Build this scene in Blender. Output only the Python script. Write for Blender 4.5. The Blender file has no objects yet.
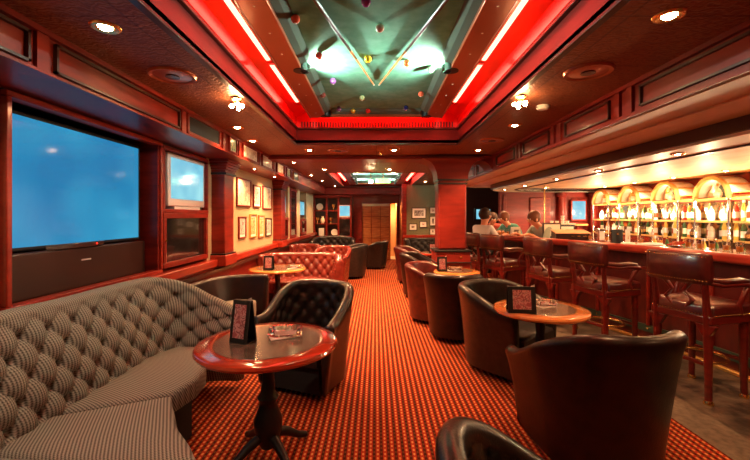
import bpy, bmesh, math, random
from mathutils import Vector, Matrix
random.seed(7)
PI = math.pi
SC = bpy.context.scene
COL = SC.collection

# ------------------------------------------------------------------ camera, world, exposure
CAMZ = 1.5
cd = bpy.data.cameras.new('camera'); cam = bpy.data.objects.new('camera', cd); COL.objects.link(cam)
cam.location = (0, 0, CAMZ); cam.rotation_euler = (PI/2, 0, 0)
cd.sensor_width = 36; cd.lens = 380/750*36; cd.shift_x = -1/750; cd.shift_y = -14/750; cd.clip_start = .05
SC.camera = cam
w = bpy.data.worlds.new('world'); SC.world = w; w.use_nodes = True
w.node_tree.nodes['Background'].inputs[0].default_value = (.30, .10, .06, 1)
w.node_tree.nodes['Background'].inputs[1].default_value = .05
SC.view_settings.view_transform = 'Standard'; SC.view_settings.look = 'None'
SC.view_settings.gamma = 1; SC.view_settings.exposure = 0.0
SC.view_settings.use_curve_mapping = False
WARM = (1, .50, .22)
NEUT = (1, .74, .50)
LK = 2.4      # master lamp multiplier

# ------------------------------------------------------------------ materials
def mat(name, color, rough=.5, metal=0, coat=0, emis=None, es=0, trans=0, ior=1.45, spec=.5):
    m = bpy.data.materials.new(name); m.use_nodes = True
    b = m.node_tree.nodes['Principled BSDF']
    b.inputs['Base Color'].default_value = (*color, 1)
    b.inputs['Roughness'].default_value = rough; b.inputs['Metallic'].default_value = metal
    b.inputs['Coat Weight'].default_value = coat; b.inputs['Coat Roughness'].default_value = .12
    b.inputs['Transmission Weight'].default_value = trans; b.inputs['IOR'].default_value = ior
    b.inputs['Specular IOR Level'].default_value = spec
    if emis:
        b.inputs['Emission Color'].default_value = (*emis, 1); b.inputs['Emission Strength'].default_value = es
    m['b'] = 1
    return m
def nt(m): return m.node_tree, m.node_tree.nodes['Principled BSDF']
def noise_color(m, c1, c2, scale=8, stretch=(1, 1, 1), detail=4, bump=0, bscale=None, coord='Object'):
    t, b = nt(m); N = t.nodes; L = t.links
    tc = N.new('ShaderNodeTexCoord'); mp = N.new('ShaderNodeMapping'); mp.inputs['Scale'].default_value = stretch
    nz = N.new('ShaderNodeTexNoise'); nz.inputs['Scale'].default_value = scale; nz.inputs['Detail'].default_value = detail
    cr = N.new('ShaderNodeValToRGB'); cr.color_ramp.elements[0].position = .35; cr.color_ramp.elements[1].position = .65
    cr.color_ramp.elements[0].color = (*c1, 1); cr.color_ramp.elements[1].color = (*c2, 1)
    L.new(tc.outputs[coord], mp.inputs[0]); L.new(mp.outputs[0], nz.inputs[0]); L.new(nz.outputs[0], cr.inputs[0]); L.new(cr.outputs[0], b.inputs['Base Color'])
    if bump:
        n2 = N.new('ShaderNodeTexNoise'); n2.inputs['Scale'].default_value = bscale or scale*4; L.new(mp.outputs[0], n2.inputs[0])
        bp = N.new('ShaderNodeBump'); bp.inputs['Strength'].default_value = bump; bp.inputs['Distance'].default_value = .01
        L.new(n2.outputs[0], bp.inputs['Height']); L.new(bp.outputs[0], b.inputs['Normal'])
    return m
def math_node(t, op, a, b=None, clamp=False):
    n = t.nodes.new('ShaderNodeMath'); n.operation = op; n.use_clamp = clamp
    for i, v in enumerate((a, b)):
        if v is None: continue
        if isinstance(v, (int, float)): n.inputs[i].default_value = v
        else: t.links.new(v, n.inputs[i])
    return n.outputs[0]
def mix(t, f, a, b):
    n = t.nodes.new('ShaderNodeMix'); n.data_type = 'RGBA'
    if isinstance(f, (int, float)): n.inputs[0].default_value = f
    else: t.links.new(f, n.inputs[0])
    for i, v in ((6, a), (7, b)):
        if isinstance(v, tuple): n.inputs[i].default_value = (*v, 1)
        else: t.links.new(v, n.inputs[i])
    return n.outputs[2]

M = {}
M['mahogany'] = noise_color(mat('mahogany', (.3, .03, .015), .38, coat=.08, spec=.3), (.13, .010, .006), (.23, .017, .009), 3, (1, 1, 6))
M['wood_h'] = noise_color(mat('mahogany_rail', (.4, .04, .02), .3, coat=.25), (.24, .017, .008), (.33, .026, .011), 3, (6, 1, 6))
M['stool_wood'] = noise_color(mat('stool_wood', (.3, .03, .02), .28, coat=.5), (.09, .007, .005), (.15, .011, .007), 5, (1, 1, 4))
M['dark_wood'] = mat('dark_wood', (.035, .012, .008), .35, coat=.3)
M['black'] = mat('black_paint', (.008, .008, .009), .4)
M['soft_black'] = mat('black_cloth', (.012, .012, .012), .8)
M['orange_wood'] = noise_color(mat('orange_wood', (.5, .2, .05), .4), (.42, .13, .035), (.62, .24, .07), 4, (1, 1, 5))
M['table_red'] = noise_color(mat('table_red', (.4, .05, .02), .12, coat=1), (.30, .028, .010), (.40, .045, .015), 6)
M['table_amber'] = noise_color(mat('table_amber', (.6, .2, .05), .15, coat=1), (.55, .17, .04), (.65, .24, .06), 6)
M['stone'] = noise_color(mat('table_inlay', (.15, .10, .07), .25, coat=.5), (.06, .042, .03), (.13, .09, .062), 14, detail=6)
M['brass'] = mat('brass', (.85, .55, .2), .25, 1)
M['gold'] = mat('gold_paint', (.9, .55, .18), .3, .8)
M['chrome'] = mat('chrome', (.8, .78, .75), .15, 1)
M['bl_leather'] = noise_color(mat('black_leather', (.014, .012, .011), .33, coat=.15), (.009, .008, .008), (.022, .017, .015), 20, bump=.15, bscale=120)
M['burg_leather'] = noise_color(mat('burgundy_leather', (.12, .015, .01), .3, coat=.3), (.045, .006, .005), (.09, .010, .008), 12, bump=.1, bscale=90)
M['red_leather'] = noise_color(mat('red_leather', (.25, .04, .03), .25, coat=.5), (.10, .013, .009), (.17, .022, .015), 12, bump=.1, bscale=90)
M['brown_leather'] = noise_color(mat('brown_leather', (.05, .012, .01), .36, coat=.1, spec=.35), (.008, .003, .003), (.020, .005, .004), 12, bump=.1, bscale=90)
M['wallcloth'] = noise_color(mat('wall_cloth', (.30, .22, .12), .8), (.36, .27, .15), (.48, .37, .21), 60, bump=.2)
M['greenwall'] = noise_color(mat('green_wall', (.16, .15, .08), .8), (.13, .13, .07), (.19, .18, .10), 40)
M['redwall'] = noise_color(mat('red_panel', (.3, .03, .02), .42, coat=.05, spec=.3), (.15, .012, .008), (.22, .018, .011), 3, (1, 1, 5))
M['cream'] = mat('cream_paint', (.85, .76, .56), .4)
M['tan'] = noise_color(mat('tan_soffit', (.55, .28, .14), .5), (.62, .34, .17), (.74, .44, .24), 5, (1, .3, 1))
M['felt'] = noise_color(mat('green_baize', (.09, .16, .12), .9), (.09, .29, .19), (.14, .36, .25), 12)
M['felt_dark'] = mat('green_cushion', (.08, .13, .10), .8)
M['bronze'] = mat('bronze_rail', (.45, .12, .05), .28, .4, coat=.3)
M['cove'] = mat('red_cove', (.85, .02, .015), .22, coat=.6)
M['paper'] = mat('white_paper', (.8, .77, .7), .6)
M['white'] = mat('white_plastic', (.75, .72, .66), .4)
M['silver'] = mat('silver_plastic', (.60, .52, .50), .35, .2)
M['mirror'] = mat('mirror', (.55, .5, .45), .05, 1)
M['dark_glass'] = mat('dark_glass', (.01, .008, .008), .05, coat=1)
M['glass'] = mat('clear_glass', (1, 1, 1), .03, trans=1, ior=1.45)
M['skin'] = mat('skin', (.62, .27, .16), .5)
M['hair'] = mat('dark_hair', (.05, .02, .012), .6)
M['fair_hair'] = mat('ginger_hair', (.16, .045, .015), .6)
M['shirt_white'] = mat('white_shirt', (.7, .62, .62), .8)
M['shirt_teal'] = mat('teal_shirt', (.08, .30, .24), .8)
M['shirt_grey'] = mat('grey_green_shirt', (.32, .36, .28), .8)
M['shirt_red'] = mat('red_shirt', (.4, .06, .04), .8)
M['trousers'] = mat('dark_trousers', (.02, .018, .02), .8)
M['green_kick'] = mat('green_kick', (.045, .075, .055), .3, .3)
M['vinyl'] = noise_color(mat('grey_floor', (.12, .09, .07), .45), (.10, .075, .055), (.18, .135, .10), 25, detail=8, bump=.1)
M['slate'] = noise_color(mat('slate_floor', (.08, .06, .045), .3), (.035, .027, .022), (.14, .10, .075), 5, detail=8, bump=.3, bscale=20)
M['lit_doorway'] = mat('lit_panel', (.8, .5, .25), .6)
M['tube'] = mat('neon_tube', (1, .3, .2), .3, emis=(1, .06, .04), es=22)
M['bulb'] = mat('lamp_bulb', (1, .8, .5), .3, emis=(1, .62, .28), es=140)
M['bulb_small'] = mat('lamp_bulb_small', (1, .8, .5), .3, emis=(1, .66, .30), es=260)
M['exit'] = mat('exit_sign_face', (.2, .8, .3), .4, emis=(.35, 1, .35), es=2.2)
M['arch_glass'] = mat('arch_glass', (.10, .11, .08), .15, coat=.5)
M['chrome_dome'] = mat('vault_white', (.85, .80, .70), .4)

def leather_button(m): return m
# carpet
m = mat('carpet', (.4, .05, .02), .95, spec=.1); t, b = nt(m); N, L = t.nodes, t.links
tc = N.new('ShaderNodeTexCoord'); sp = N.new('ShaderNodeSeparateXYZ'); L.new(tc.outputs['Object'], sp.inputs[0])
P = .046
u = math_node(t, 'MULTIPLY', sp.outputs[0], 1/P); v = math_node(t, 'MULTIPLY', sp.outputs[1], 1/.042)
su = math_node(t, 'SINE', math_node(t, 'MULTIPLY', u, 2*PI))
half = math_node(t, 'GREATER_THAN', su, 0)
v2 = math_node(t, 'ADD', v, math_node(t, 'MULTIPLY', half, .5))
fu = math_node(t, 'ABSOLUTE', su)
fv = math_node(t, 'ABSOLUTE', math_node(t, 'SINE', math_node(t, 'MULTIPLY', v2, PI)))
dash = math_node(t, 'GREATER_THAN', math_node(t, 'MULTIPLY', fv, fu), .62)
stripe = math_node(t, 'GREATER_THAN', su, -.30)
nz = N.new('ShaderNodeTexNoise'); nz.inputs['Scale'].default_value = 180
c0 = mix(t, stripe, (.022, .005, .004), (.32, .03, .011))
c1 = mix(t, dash, c0, mix(t, stripe, (.10, .04, .014), (.60, .27, .09)))
c2 = mix(t, math_node(t, 'MULTIPLY', nz.outputs[0], .35), c1, (.15, .02, .01))
L.new(c2, b.inputs['Base Color']); M['carpet'] = m
# copper embossed ceiling
m = mat('embossed_copper_ceiling', (.36, .12, .055), .45, .25); t, b = nt(m); N, L = t.nodes, t.links
tc = N.new('ShaderNodeTexCoord'); vo = N.new('ShaderNodeTexNoise'); vo.inputs['Scale'].default_value = 22; vo.inputs['Detail'].default_value = 3; vo.inputs['Distortion'].default_value = 2.5
wv = N.new('ShaderNodeTexWave'); wv.wave_type = 'RINGS'; wv.inputs['Scale'].default_value = 9; wv.inputs['Distortion'].default_value = 14; wv.inputs['Detail Scale'].default_value = 1.5
L.new(tc.outputs['Object'], vo.inputs[0]); L.new(tc.outputs['Object'], wv.inputs[0])
sp = N.new('ShaderNodeSeparateXYZ'); L.new(tc.outputs['Object'], sp.inputs[0])
def seam(o, per):
    f = math_node(t, 'FRACT', math_node(t, 'MULTIPLY', o, 1/per))
    return math_node(t, 'LESS_THAN', f, .02)
sm = math_node(t, 'MAXIMUM', seam(sp.outputs[0], .6), seam(sp.outputs[1], .6))
hgt = math_node(t, 'SUBTRACT', math_node(t, 'ADD', math_node(t, 'MULTIPLY', wv.outputs['Fac'], .6), vo.outputs[0]), sm)
bp = N.new('ShaderNodeBump'); bp.inputs['Strength'].default_value = .35; bp.inputs['Distance'].default_value = .012
L.new(hgt, bp.inputs['Height']); L.new(bp.outputs[0], b.inputs['Normal'])
L.new(mix(t, math_node(t, 'MULTIPLY', hgt, .8, True), (.13, .036, .018), (.28, .09, .04)), b.inputs['Base Color'])
M['ceiling'] = m
# striped fabric (UV in metres)
def fabric(name, c1, c2, per):
    m = mat(name, c1, .85, spec=.2); t, b = nt(m); N, L = t.nodes, t.links
    tc = N.new('ShaderNodeTexCoord'); sp = N.new('ShaderNodeSeparateXYZ'); L.new(tc.outputs['UV'], sp.inputs[0])
    a = math_node(t, 'SINE', math_node(t, 'MULTIPLY', sp.outputs[0], 2*PI/per))
    z = math_node(t, 'SINE', math_node(t, 'ADD', math_node(t, 'MULTIPLY', sp.outputs[1], 2*PI/(per*.8)), math_node(t, 'MULTIPLY', a, 1.2)))
    f = math_node(t, 'ADD', math_node(t, 'MULTIPLY', a, .38), math_node(t, 'ADD', math_node(t, 'MULTIPLY', z, .22), .5), True)
    L.new(mix(t, f, c1, c2), b.inputs['Base Color']); return m
M['fabric'] = fabric('grey_striped_cloth', (.05, .045, .038), (.33, .30, .255), .015)
# tv screens: real displays with a soft blue picture
def screen(name, c1, c2, s, scale=1.6):
    m = mat(name, (.01, .01, .015), .08, coat=.2); t, b = nt(m); N, L = t.nodes, t.links
    tc = N.new('ShaderNodeTexCoord'); nz = N.new('ShaderNodeTexNoise'); nz.inputs['Scale'].default_value = scale; nz.inputs['Detail'].default_value = 1
    L.new(tc.outputs['Object'], nz.inputs[0])
    cr = N.new('ShaderNodeValToRGB'); cr.color_ramp.elements[0].position = .3; cr.color_ramp.elements[1].position = .7
    cr.color_ramp.elements[0].color = (*c1, 1); cr.color_ramp.elements[1].color = (*c2, 1)
    L.new(nz.outputs[0], cr.inputs[0]); L.new(cr.outputs[0], b.inputs['Emission Color']); b.inputs['Emission Strength'].default_value = s
    return m
M['screen'] = screen('blue_screen', (.012, .21, .46), (.04, .39, .64), .95)
M['screen_pale'] = screen('pale_screen', (.16, .55, .75), (.36, .80, .88), 1.0, 3)
def picture(name, cols, scale):
    m = mat(name, cols[0], .5, coat=.3); t, b = nt(m); N, L = t.nodes, t.links
    tc = N.new('ShaderNodeTexCoord'); nz = N.new('ShaderNodeTexNoise'); nz.inputs['Scale'].default_value = scale; nz.inputs['Detail'].default_value = 3; nz.inputs['Distortion'].default_value = 1
    L.new(tc.outputs['Object'], nz.inputs[0]); cr = N.new('ShaderNodeValToRGB'); cr.color_ramp.interpolation = 'CONSTANT'
    e = cr.color_ramp.elements; e[0].position = 0; e[0].color = (*cols[0], 1); e[1].position = .45; e[1].color = (*cols[1], 1)
    for i, c in enumerate(cols[2:]): k = e.new(.53+.07*i); k.color = (*c, 1)
    L.new(nz.outputs[0], cr.inputs[0]); L.new(cr.outputs[0], b.inputs['Base Color']); return m
M['menu_art'] = picture('menu_card_print', [(.30, .07, .08), (.50, .24, .24), (.22, .06, .07), (.45, .30, .28)], 22)
M['print_a'] = picture('print_sketch', [(.75, .68, .52), (.75, .66, .50), (.45, .36, .25), (.68, .58, .42)], 12)
M['print_b'] = picture('print_pink', [(.7, .55, .5), (.35, .16, .2), (.5, .28, .25), (.75, .7, .6)], 18)
M['print_c'] = picture('print_sepia', [(.7, .52, .25), (.5, .30, .12), (.25, .12, .06), (.7, .55, .3)], 18)
M['print_d'] = picture('print_green', [(.15, .3, .15), (.7, .6, .25), (.1, .2, .12), (.5, .5, .2)], 9)
M['print_e'] = picture('print_grey', [(.3, .25, .22), (.1, .07, .06), (.6, .55, .48), (.2, .14, .1)], 14)

# ------------------------------------------------------------------ mesh helpers
class MB:
    def __init__(s): s.v = []; s.f = []; s.uv = {}
    def add(s, verts, faces, mtx=None):
        o = len(s.v)
        s.v += [tuple(mtx @ Vector(p)) if mtx else tuple(p) for p in verts]
        s.f += [tuple(i+o for i in f) for f in faces]; return s
    def box(s, x0, x1, y0, y1, z0, z1, mtx=None):
        v = [(x, y, z) for z in (z0, z1) for y in (y0, y1) for x in (x0, x1)]
        return s.add(v, [(0, 2, 3, 1), (4, 5, 7, 6), (0, 1, 5, 4), (2, 6, 7, 3), (0, 4, 6, 2), (1, 3, 7, 5)], mtx)
    def lathe(s, prof, n=24, c=(0, 0, 0), mtx=None, closed=True):
        v = []; f = []
        for r, z in prof:
            for i in range(n):
                a = 2*PI*i/n; v.append((c[0]+r*math.cos(a), c[1]+r*math.sin(a), c[2]+z))
        for j in range(len(prof)-1):
            for i in range(n):
                k = (i+1) % n; f.append((j*n+i, j*n+k, (j+1)*n+k, (j+1)*n+i))
        if closed: f.append(tuple(reversed(range(n)))); f.append(tuple((len(prof)-1)*n+i for i in range(n)))
        return s.add(v, f, mtx)
    def cyl(s, c, r, h, n=20, r2=None): return s.lathe([(r, 0), (r if r2 is None else r2, h)], n, c)
    def prism(s, pts, z0, z1, mtx=None):
        n = len(pts); v = [(x, y, z0) for x, y in pts]+[(x, y, z1) for x, y in pts]
        f = [tuple(reversed(range(n))), tuple(range(n, 2*n))]+[(i, (i+1) % n, n+(i+1) % n, n+i) for i in range(n)]
        return s.add(v, f, mtx)
    def tube(s, pts, r, n=10, closed=False, sq=False):
        P = [Vector(p) for p in pts]; rs = r if isinstance(r, (list, tuple)) else [r]*len(P)
        v = []; f = []; m = len(P); prev = None
        for i, p in enumerate(P):
            if closed: d = P[(i+1) % m]-P[i-1]
            else: d = P[min(i+1, m-1)]-P[max(i-1, 0)]
            d.normalize()
            up = Vector((0, 0, 1)) if abs(d.z) < .9 else Vector((1, 0, 0))
            if prev is not None: a = prev-d*prev.dot(d)
            else: a = up.cross(d)
            if a.length < 1e-5: a = up.cross(d)
            a.normalize(); prev = a; b = d.cross(a)
            for k in range(n):
                t = 2*PI*(k+.5)/n; v.append(tuple(p+(a*math.cos(t)+b*math.sin(t))*rs[i]))
        for i in range(m if closed else m-1):
            j = (i+1) % m
            for k in range(n): l = (k+1) % n; f.append((i*n+k, i*n+l, j*n+l, j*n+k))
        if not closed: f.append(tuple(reversed(range(n)))); f.append(tuple((m-1)*n+k for k in range(n)))
        return s.add(v, f)
    def sphere(s, c, r, n=14, sc=(1, 1, 1)):
        h = max(6, n//2); v = [(c[0], c[1], c[2]-r*sc[2])]; f = []
        for j in range(1, h):
            a = PI*j/h
            for i in range(n): t = 2*PI*i/n; v.append((c[0]+r*sc[0]*math.sin(a)*math.cos(t), c[1]+r*sc[1]*math.sin(a)*math.sin(t), c[2]-r*sc[2]*math.cos(a)))
        v.append((c[0], c[1], c[2]+r*sc[2])); e = len(v)-1
        for i in range(n):
            k = (i+1) % n; f.append((0, 1+k, 1+i)); f.append((e, 1+(h-2)*n+i, 1+(h-2)*n+k))
            for j in range(h-2): f.append((1+j*n+i, 1+j*n+k, 1+(j+1)*n+k, 1+(j+1)*n+i))
        return s.add(v, f)
    def build(s, name, m, parent=None, smooth=None, bevel=0, seg=2, uvs=None):
        me = bpy.data.meshes.new(name); me.from_pydata(s.v, [], s.f); me.materials.append(M[m] if isinstance(m, str) else m)
        if uvs:
            ul = me.uv_layers.new(name='uv')
            for lp in me.loops: ul.data[lp.index].uv = uvs[lp.vertex_index]
        bm = bmesh.new(); bm.from_mesh(me); bmesh.ops.recalc_face_normals(bm, faces=bm.faces); bm.to_mesh(me); bm.free()
        if smooth is not None:
            me.polygons.foreach_set('use_smooth', [True]*len(me.polygons))
            if smooth < 180: me.set_sharp_from_angle(angle=math.radians(smooth))
        o = bpy.data.objects.new(name, me); COL.objects.link(o)
        if parent: o.parent = parent
        if bevel:
            b = o.modifiers.new('bevel', 'BEVEL'); b.width = bevel; b.segments = seg; b.limit_method = 'ANGLE'; b.angle_limit = math.radians(40)
            me.polygons.foreach_set('use_smooth', [True]*len(me.polygons)); me.set_sharp_from_angle(angle=math.radians(50))
        return o
def box(*a): return MB().box(*a)
def tag(o, label, cat, group=None, kind=None):
    if label: o['label'] = label
    if cat: o['category'] = cat
    if group: o['group'] = group
    if kind: o['kind'] = kind
    return o
def thing(name, label, cat, loc=(0, 0, 0), rz=0, group=None):
    o = bpy.data.objects.new(name, None); COL.objects.link(o); o.empty_display_size = .1
    o.location = loc; o.rotation_euler = (0, 0, rz); return tag(o, label, cat, group)
def struct(name, mb, m, bevel=0, smooth=None, parent=None):
    o = mb.build(name, m, parent, smooth, bevel); 
    if not parent: o['kind'] = 'structure'
    return o
def copy_tree(o, loc=None, rz=None, label=None, group=None, parent=None):
    c = o.copy(); COL.objects.link(c)
    if parent: c.parent = parent
    if loc is not None: c.location = loc
    if rz is not None: c.rotation_euler = (0, 0, rz)
    if label: c['label'] = label
    if group: c['group'] = group
    for ch in list(o.children): copy_tree(ch, parent=c)
    return c
def spot(loc, energy, color=WARM, size=120, blend=.6, parent=None, target=None, radius=.04):
    l = bpy.data.lights.new('lamp_light', 'SPOT'); l.energy = energy*LK; l.color = color; l.spot_size = math.radians(size); l.spot_blend = blend; l.shadow_soft_size = radius
    o = bpy.data.objects.new('lamp_light', l); COL.objects.link(o); o.location = loc
    if target is not None: o.rotation_euler = (Vector(target)-Vector(loc)).to_track_quat('-Z', 'Y').to_euler()
    if parent: o.parent = parent
    return o
def point(loc, energy, color=WARM, radius=.05, parent=None):
    l = bpy.data.lights.new('lamp_glow', 'POINT'); l.energy = energy*LK; l.color = color; l.shadow_soft_size = radius
    o = bpy.data.objects.new('lamp_glow', l); COL.objects.link(o); o.location = loc
    if parent: o.parent = parent
    return o
def resample(pts, step):
    P = [Vector((p[0], p[1])) for p in pts]
    # Catmull-Rom
    out = []
    for i in range(len(P)-1):
        p0, p1, p2, p3 = P[max(i-1, 0)], P[i], P[i+1], P[min(i+2, len(P)-1)]
        for k in range(16):
            t = k/16; out.append(.5*((2*p1)+(p2-p0)*t+(2*p0-5*p1+4*p2-p3)*t*t+(3*p1-p0-3*p2+p3)*t**3))
    out.append(P[-1]); d = [0]
    for i in range(1, len(out)): d.append(d[-1]+(out[i]-out[i-1]).length)
    n = max(2, int(d[-1]/step)); res = []; j = 0
    for i in range(n+1):
        s = d[-1]*i/n
        while j < len(d)-2 and d[j+1] < s: j += 1
        f = (s-d[j])/max(1e-9, d[j+1]-d[j]); res.append(out[j].lerp(out[j+1], f))
    return res, d[-1]
def tuft(u, v, a, b):
    p = u/a+v/b; q = u/a-v/b
    h = math.sqrt(abs(math.sin(PI*p)*math.sin(PI*q)))
    x = abs(p-round(p)); y = abs(q-round(q)); d = math.hypot(x, y)      # the button pulls a pit
    return h*.75+.25-.75*math.exp(-(d/.16)**2)
def loft_back(name, m, parent, path, side, seat_z, ztop, thick, lean=.10, flare=.05, a=.2, b=.17, amp=0, step=.022, bottom=.02, zstep=.02, roll=.045, capr=.02, arm_in=0, foot=0.):
    """upholstered back swept along a plan path; side=+1 means the outside lies to the right of travel. ztop(s01) gives the rim height"""
    pts, Ltot = resample(path, step); n = len(pts); rings = []; uv = []
    for i, p in enumerate(pts):
        d = pts[min(i+1, n-1)]-pts[max(i-1, 0)]; d.normalize(); nr = Vector((d.y, -d.x))*side
        s = i/(n-1); zt = ztop(s); ring = []; H = .60
        nz = max(6, int(round(H/zstep)))
        fade = min(1, i/3, (n-1-i)/3)
        for k in range(nz+1):                       # inner face, seat to rim
            f = k/nz; z = seat_z-.06+(zt-.03-seat_z+.06)*f
            off = lean*f**1.3
            vv = (f)*(H)
            h = amp*tuft(s*Ltot, vv, a, b) if amp else 0
            env = min(1, (1-f)/.12) if amp else 0
            off -= h*env*fade+(amp*.8*(1-env)*fade if amp else 0)
            ring.append((off, z, vv))
        ro = ring[-1][0]
        for k in range(1, 8):                       # rolled rim
            t = PI*k/8; ring.append((ro+(thick/2)*(1-math.cos(t)), zt-.03+roll*math.sin(t), H+.02*k))
        oo = ro+thick
        for k in range(0, 9):                       # outer face, rim to bottom
            f = k/8; ring.append((oo-(flare)*(f**.8)-(.0 if not foot else foot*(f > .95)), (zt-.03)*(1-f)+bottom*f, H+.2+f*H))
        ring.append((max(.02, oo-flare-.04), bottom, 1.6)); ring.append((.0, seat_z-.07, 1.8))
        rings.append((p, nr, d, ring, s*Ltot))
    mb = MB(); k = len(rings[0][3]); uvs = []
    def emit(p, nr, ring, u, sh=0, ext=0, d=None):
        co = sum(r[0] for r in ring)/k; cz = sum(r[1] for r in ring)/k
        for off, z, vv in ring:
            o2 = off+(co-off)*sh; z2 = z+(cz-z)*sh*.3; q = p+nr*o2+(d*ext if d else Vector((0, 0)))
            mb.v.append((q.x, q.y, z2)); uvs.append((u, vv))
    f0 = rings[0]; f1 = rings[-1]
    emit(f0[0], f0[1], f0[3], f0[4], .30, -capr, f0[2])
    for r in rings: emit(r[0], r[1], r[3], r[4])
    emit(f1[0], f1[1], f1[3], f1[4], .30, capr, f1[2])
    R = len(rings)+2
    for i in range(R-1):
        for j in range(k): l = (j+1) % k; mb.f.append((i*k+j, i*k+l, (i+1)*k+l, (i+1)*k+j))
    mb.f.append(tuple(range(k))); mb.f.append(tuple(reversed([(R-1)*k+j for j in range(k)])))
    return mb.build(name, m, parent, smooth=60, uvs=uvs)
def cushion(name, m, parent, pts, z0, z1, rad=.04, crown=.02, rot=0):
    """seat cushion from a plan outline with rounded crowned top"""
    n = len(pts); c = Vector((sum(p[0] for p in pts)/n, sum(p[1] for p in pts)/n)); mb = MB(); P = [Vector(p) for p in pts]
    rows = [(0, z0), (0, z1-rad), (rad*.3, z1-rad*.3), (rad, z1)]
    def inset(d):
        out = []
        for i in range(n):
            e1 = (P[i]-P[i-1]).normalized(); e2 = (P[(i+1) % n]-P[i]).normalized()
            n1 = Vector((-e1.y, e1.x)); n2 = Vector((-e2.y, e2.x)); bb = (n1+n2)
            if bb.length < 1e-4: bb = n1
            bb.normalize(); out.append(P[i]+bb*d/max(.5, bb.dot(n1)))
        return out
    area = sum(P[i].x*P[(i+1) % n].y-P[(i+1) % n].x*P[i].y for i in range(n)); sg = 1 if area > 0 else -1
    for d, z in rows: mb.v += [(q.x, q.y, z) for q in inset(sg*d)]
    inn = inset(sg*rad)
    for f in (.3, .6, .85): mb.v += [((q+(c-q)*f).x, (q+(c-q)*f).y, z1+crown*math.sin(f*PI/2)) for q in inn]
    mb.v.append((c.x, c.y, z1+crown)); R = len(rows)+3
    for i in range(R-1):
        for j in range(n): l = (j+1) % n; mb.f.append((i*n+j, i*n+l, (i+1)*n+l, (i+1)*n+j))
    for j in range(n): mb.f.append(((R-1)*n+j, (R-1)*n+(j+1) % n, R*n))
    mb.f.append(tuple(reversed(range(n))))
    ca, sa = math.cos(rot), math.sin(rot)
    uvs = [(x*ca+y*sa+z*.5, -x*sa+y*ca) for x, y, z in mb.v]
    return mb.build(name, m, parent, smooth=50, uvs=uvs)

# ------------------------------------------------------------------ room shell
CZ = 2.45
FL, FR = -1.70, 1.83            # faces of the two upper fascias
XL, XR = -2.10, 5.45
YB = 13.0
struct('floor', box(-2.4, 2.2, -1.5, 13.2, -.05, 0), 'carpet')
struct('floor_strip', box(2.2, 2.5, -1.5, 9.4, -.05, .0), 'vinyl')
struct('floor_bar_side', box(2.5, XR+.1, -1.5, 9.4, -.05, .0), 'slate')
struct('floor_far_side', box(2.2, 4.2, 9.4, 11.7, -.05, 0), 'vinyl')
# ceiling with two coffered openings
C1 = (-1.05, 1.08, -.2, 5.0); C2 = (-1.1, 1.1, 8.4, 12.3)
mb = MB()
for x0, x1, y0, y1 in ((-2.4, C1[0], -1.5, 13.1), (C1[1], FR+.05, -1.5, 13.1), (C1[0], C1[1], -1.5, C1[2]), (C1[0], C1[1], C1[3], C2[2]), (C1[0], C1[1], C2[3], 13.1)):
    mb.box(x0, x1, y0, y1, CZ, CZ+.05)
struct('ceiling', mb, 'ceiling')
struct('ceiling_far', box(FR, 4.3, 9.3, 11.7, CZ-.0, CZ+.05), 'dark_wood')
struct('wall_rear', box(-2.4, XR+.1, -1.6, -1.5, 0, 3), 'redwall')
struct('wall_back', box(-2.3, -.52, YB, YB+.1, 0, CZ), 'redwall')
struct('wall_back_above', box(-.52, .95, YB, YB+.1, 1.92, CZ), 'redwall')
struct('wall_bar_side', box(XR, XR+.1, -1.5, 9.4, 0, 2.3), 'mirror' if False else 'redwall')
mbw = MB().box(3.03, XR, 9.3, 9.42, 0, 2.2)
struct('wall_bar_end', mbw, 'redwall')
struct('wall_far', box(1.95, 4.3, 11.6, 11.7, 0, CZ), 'dark_wood')
struct('wall_pictures', box(.86, 1.95, 11.5, 11.6, .9, CZ), 'greenwall')
struct('wall_pictures_low', box(.84, 1.97, 11.46, 11.62, 0, .9), 'mahogany')
struct('trim_1', box(.80, 2.0, 11.42, 11.5, .84, .93), 'wood_h', .01)
struct('wall_jog', box(.80, .90, 11.62, YB+.1, 0, CZ), 'mahogany')
struct('trim_2', box(.78, .92, 11.44, 11.62, 0, CZ), 'mahogany', .01)
struct('wall_far_side', box(4.2, 4.3, 9.42, 11.6, 0, CZ), 'redwall')
# left wall, lower dado, cloth above
struct('wall_left_low', box(-2.3, -2.04, -1.5, YB, 0, .86), 'mahogany')
struct('wall_left', box(-2.5, -2.4, -1.5, YB, .86, CZ), 'wallcloth')
for i, (y0, y1) in enumerate(((-1.5, 2.10), (4.71, 8.35), (9.05, 9.25), (10.0, 10.5), (11.4, 13.0))): struct('wall_left_cloth_%d' % (i+1), box(-2.4, -2.10, y0, y1, .94, 2.22), 'wallcloth')
struct('trim_3', box(-2.4, -2.0, -1.5, YB, .86, .95), 'wood_h', .012)
mb = MB().box(-2.02, -1.99, -1.5, YB, .79, .83); mb.box(-2.04, -2.0, -1.5, YB, .06, .12)
struct('trim_4', mb, 'dark_wood')
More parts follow.
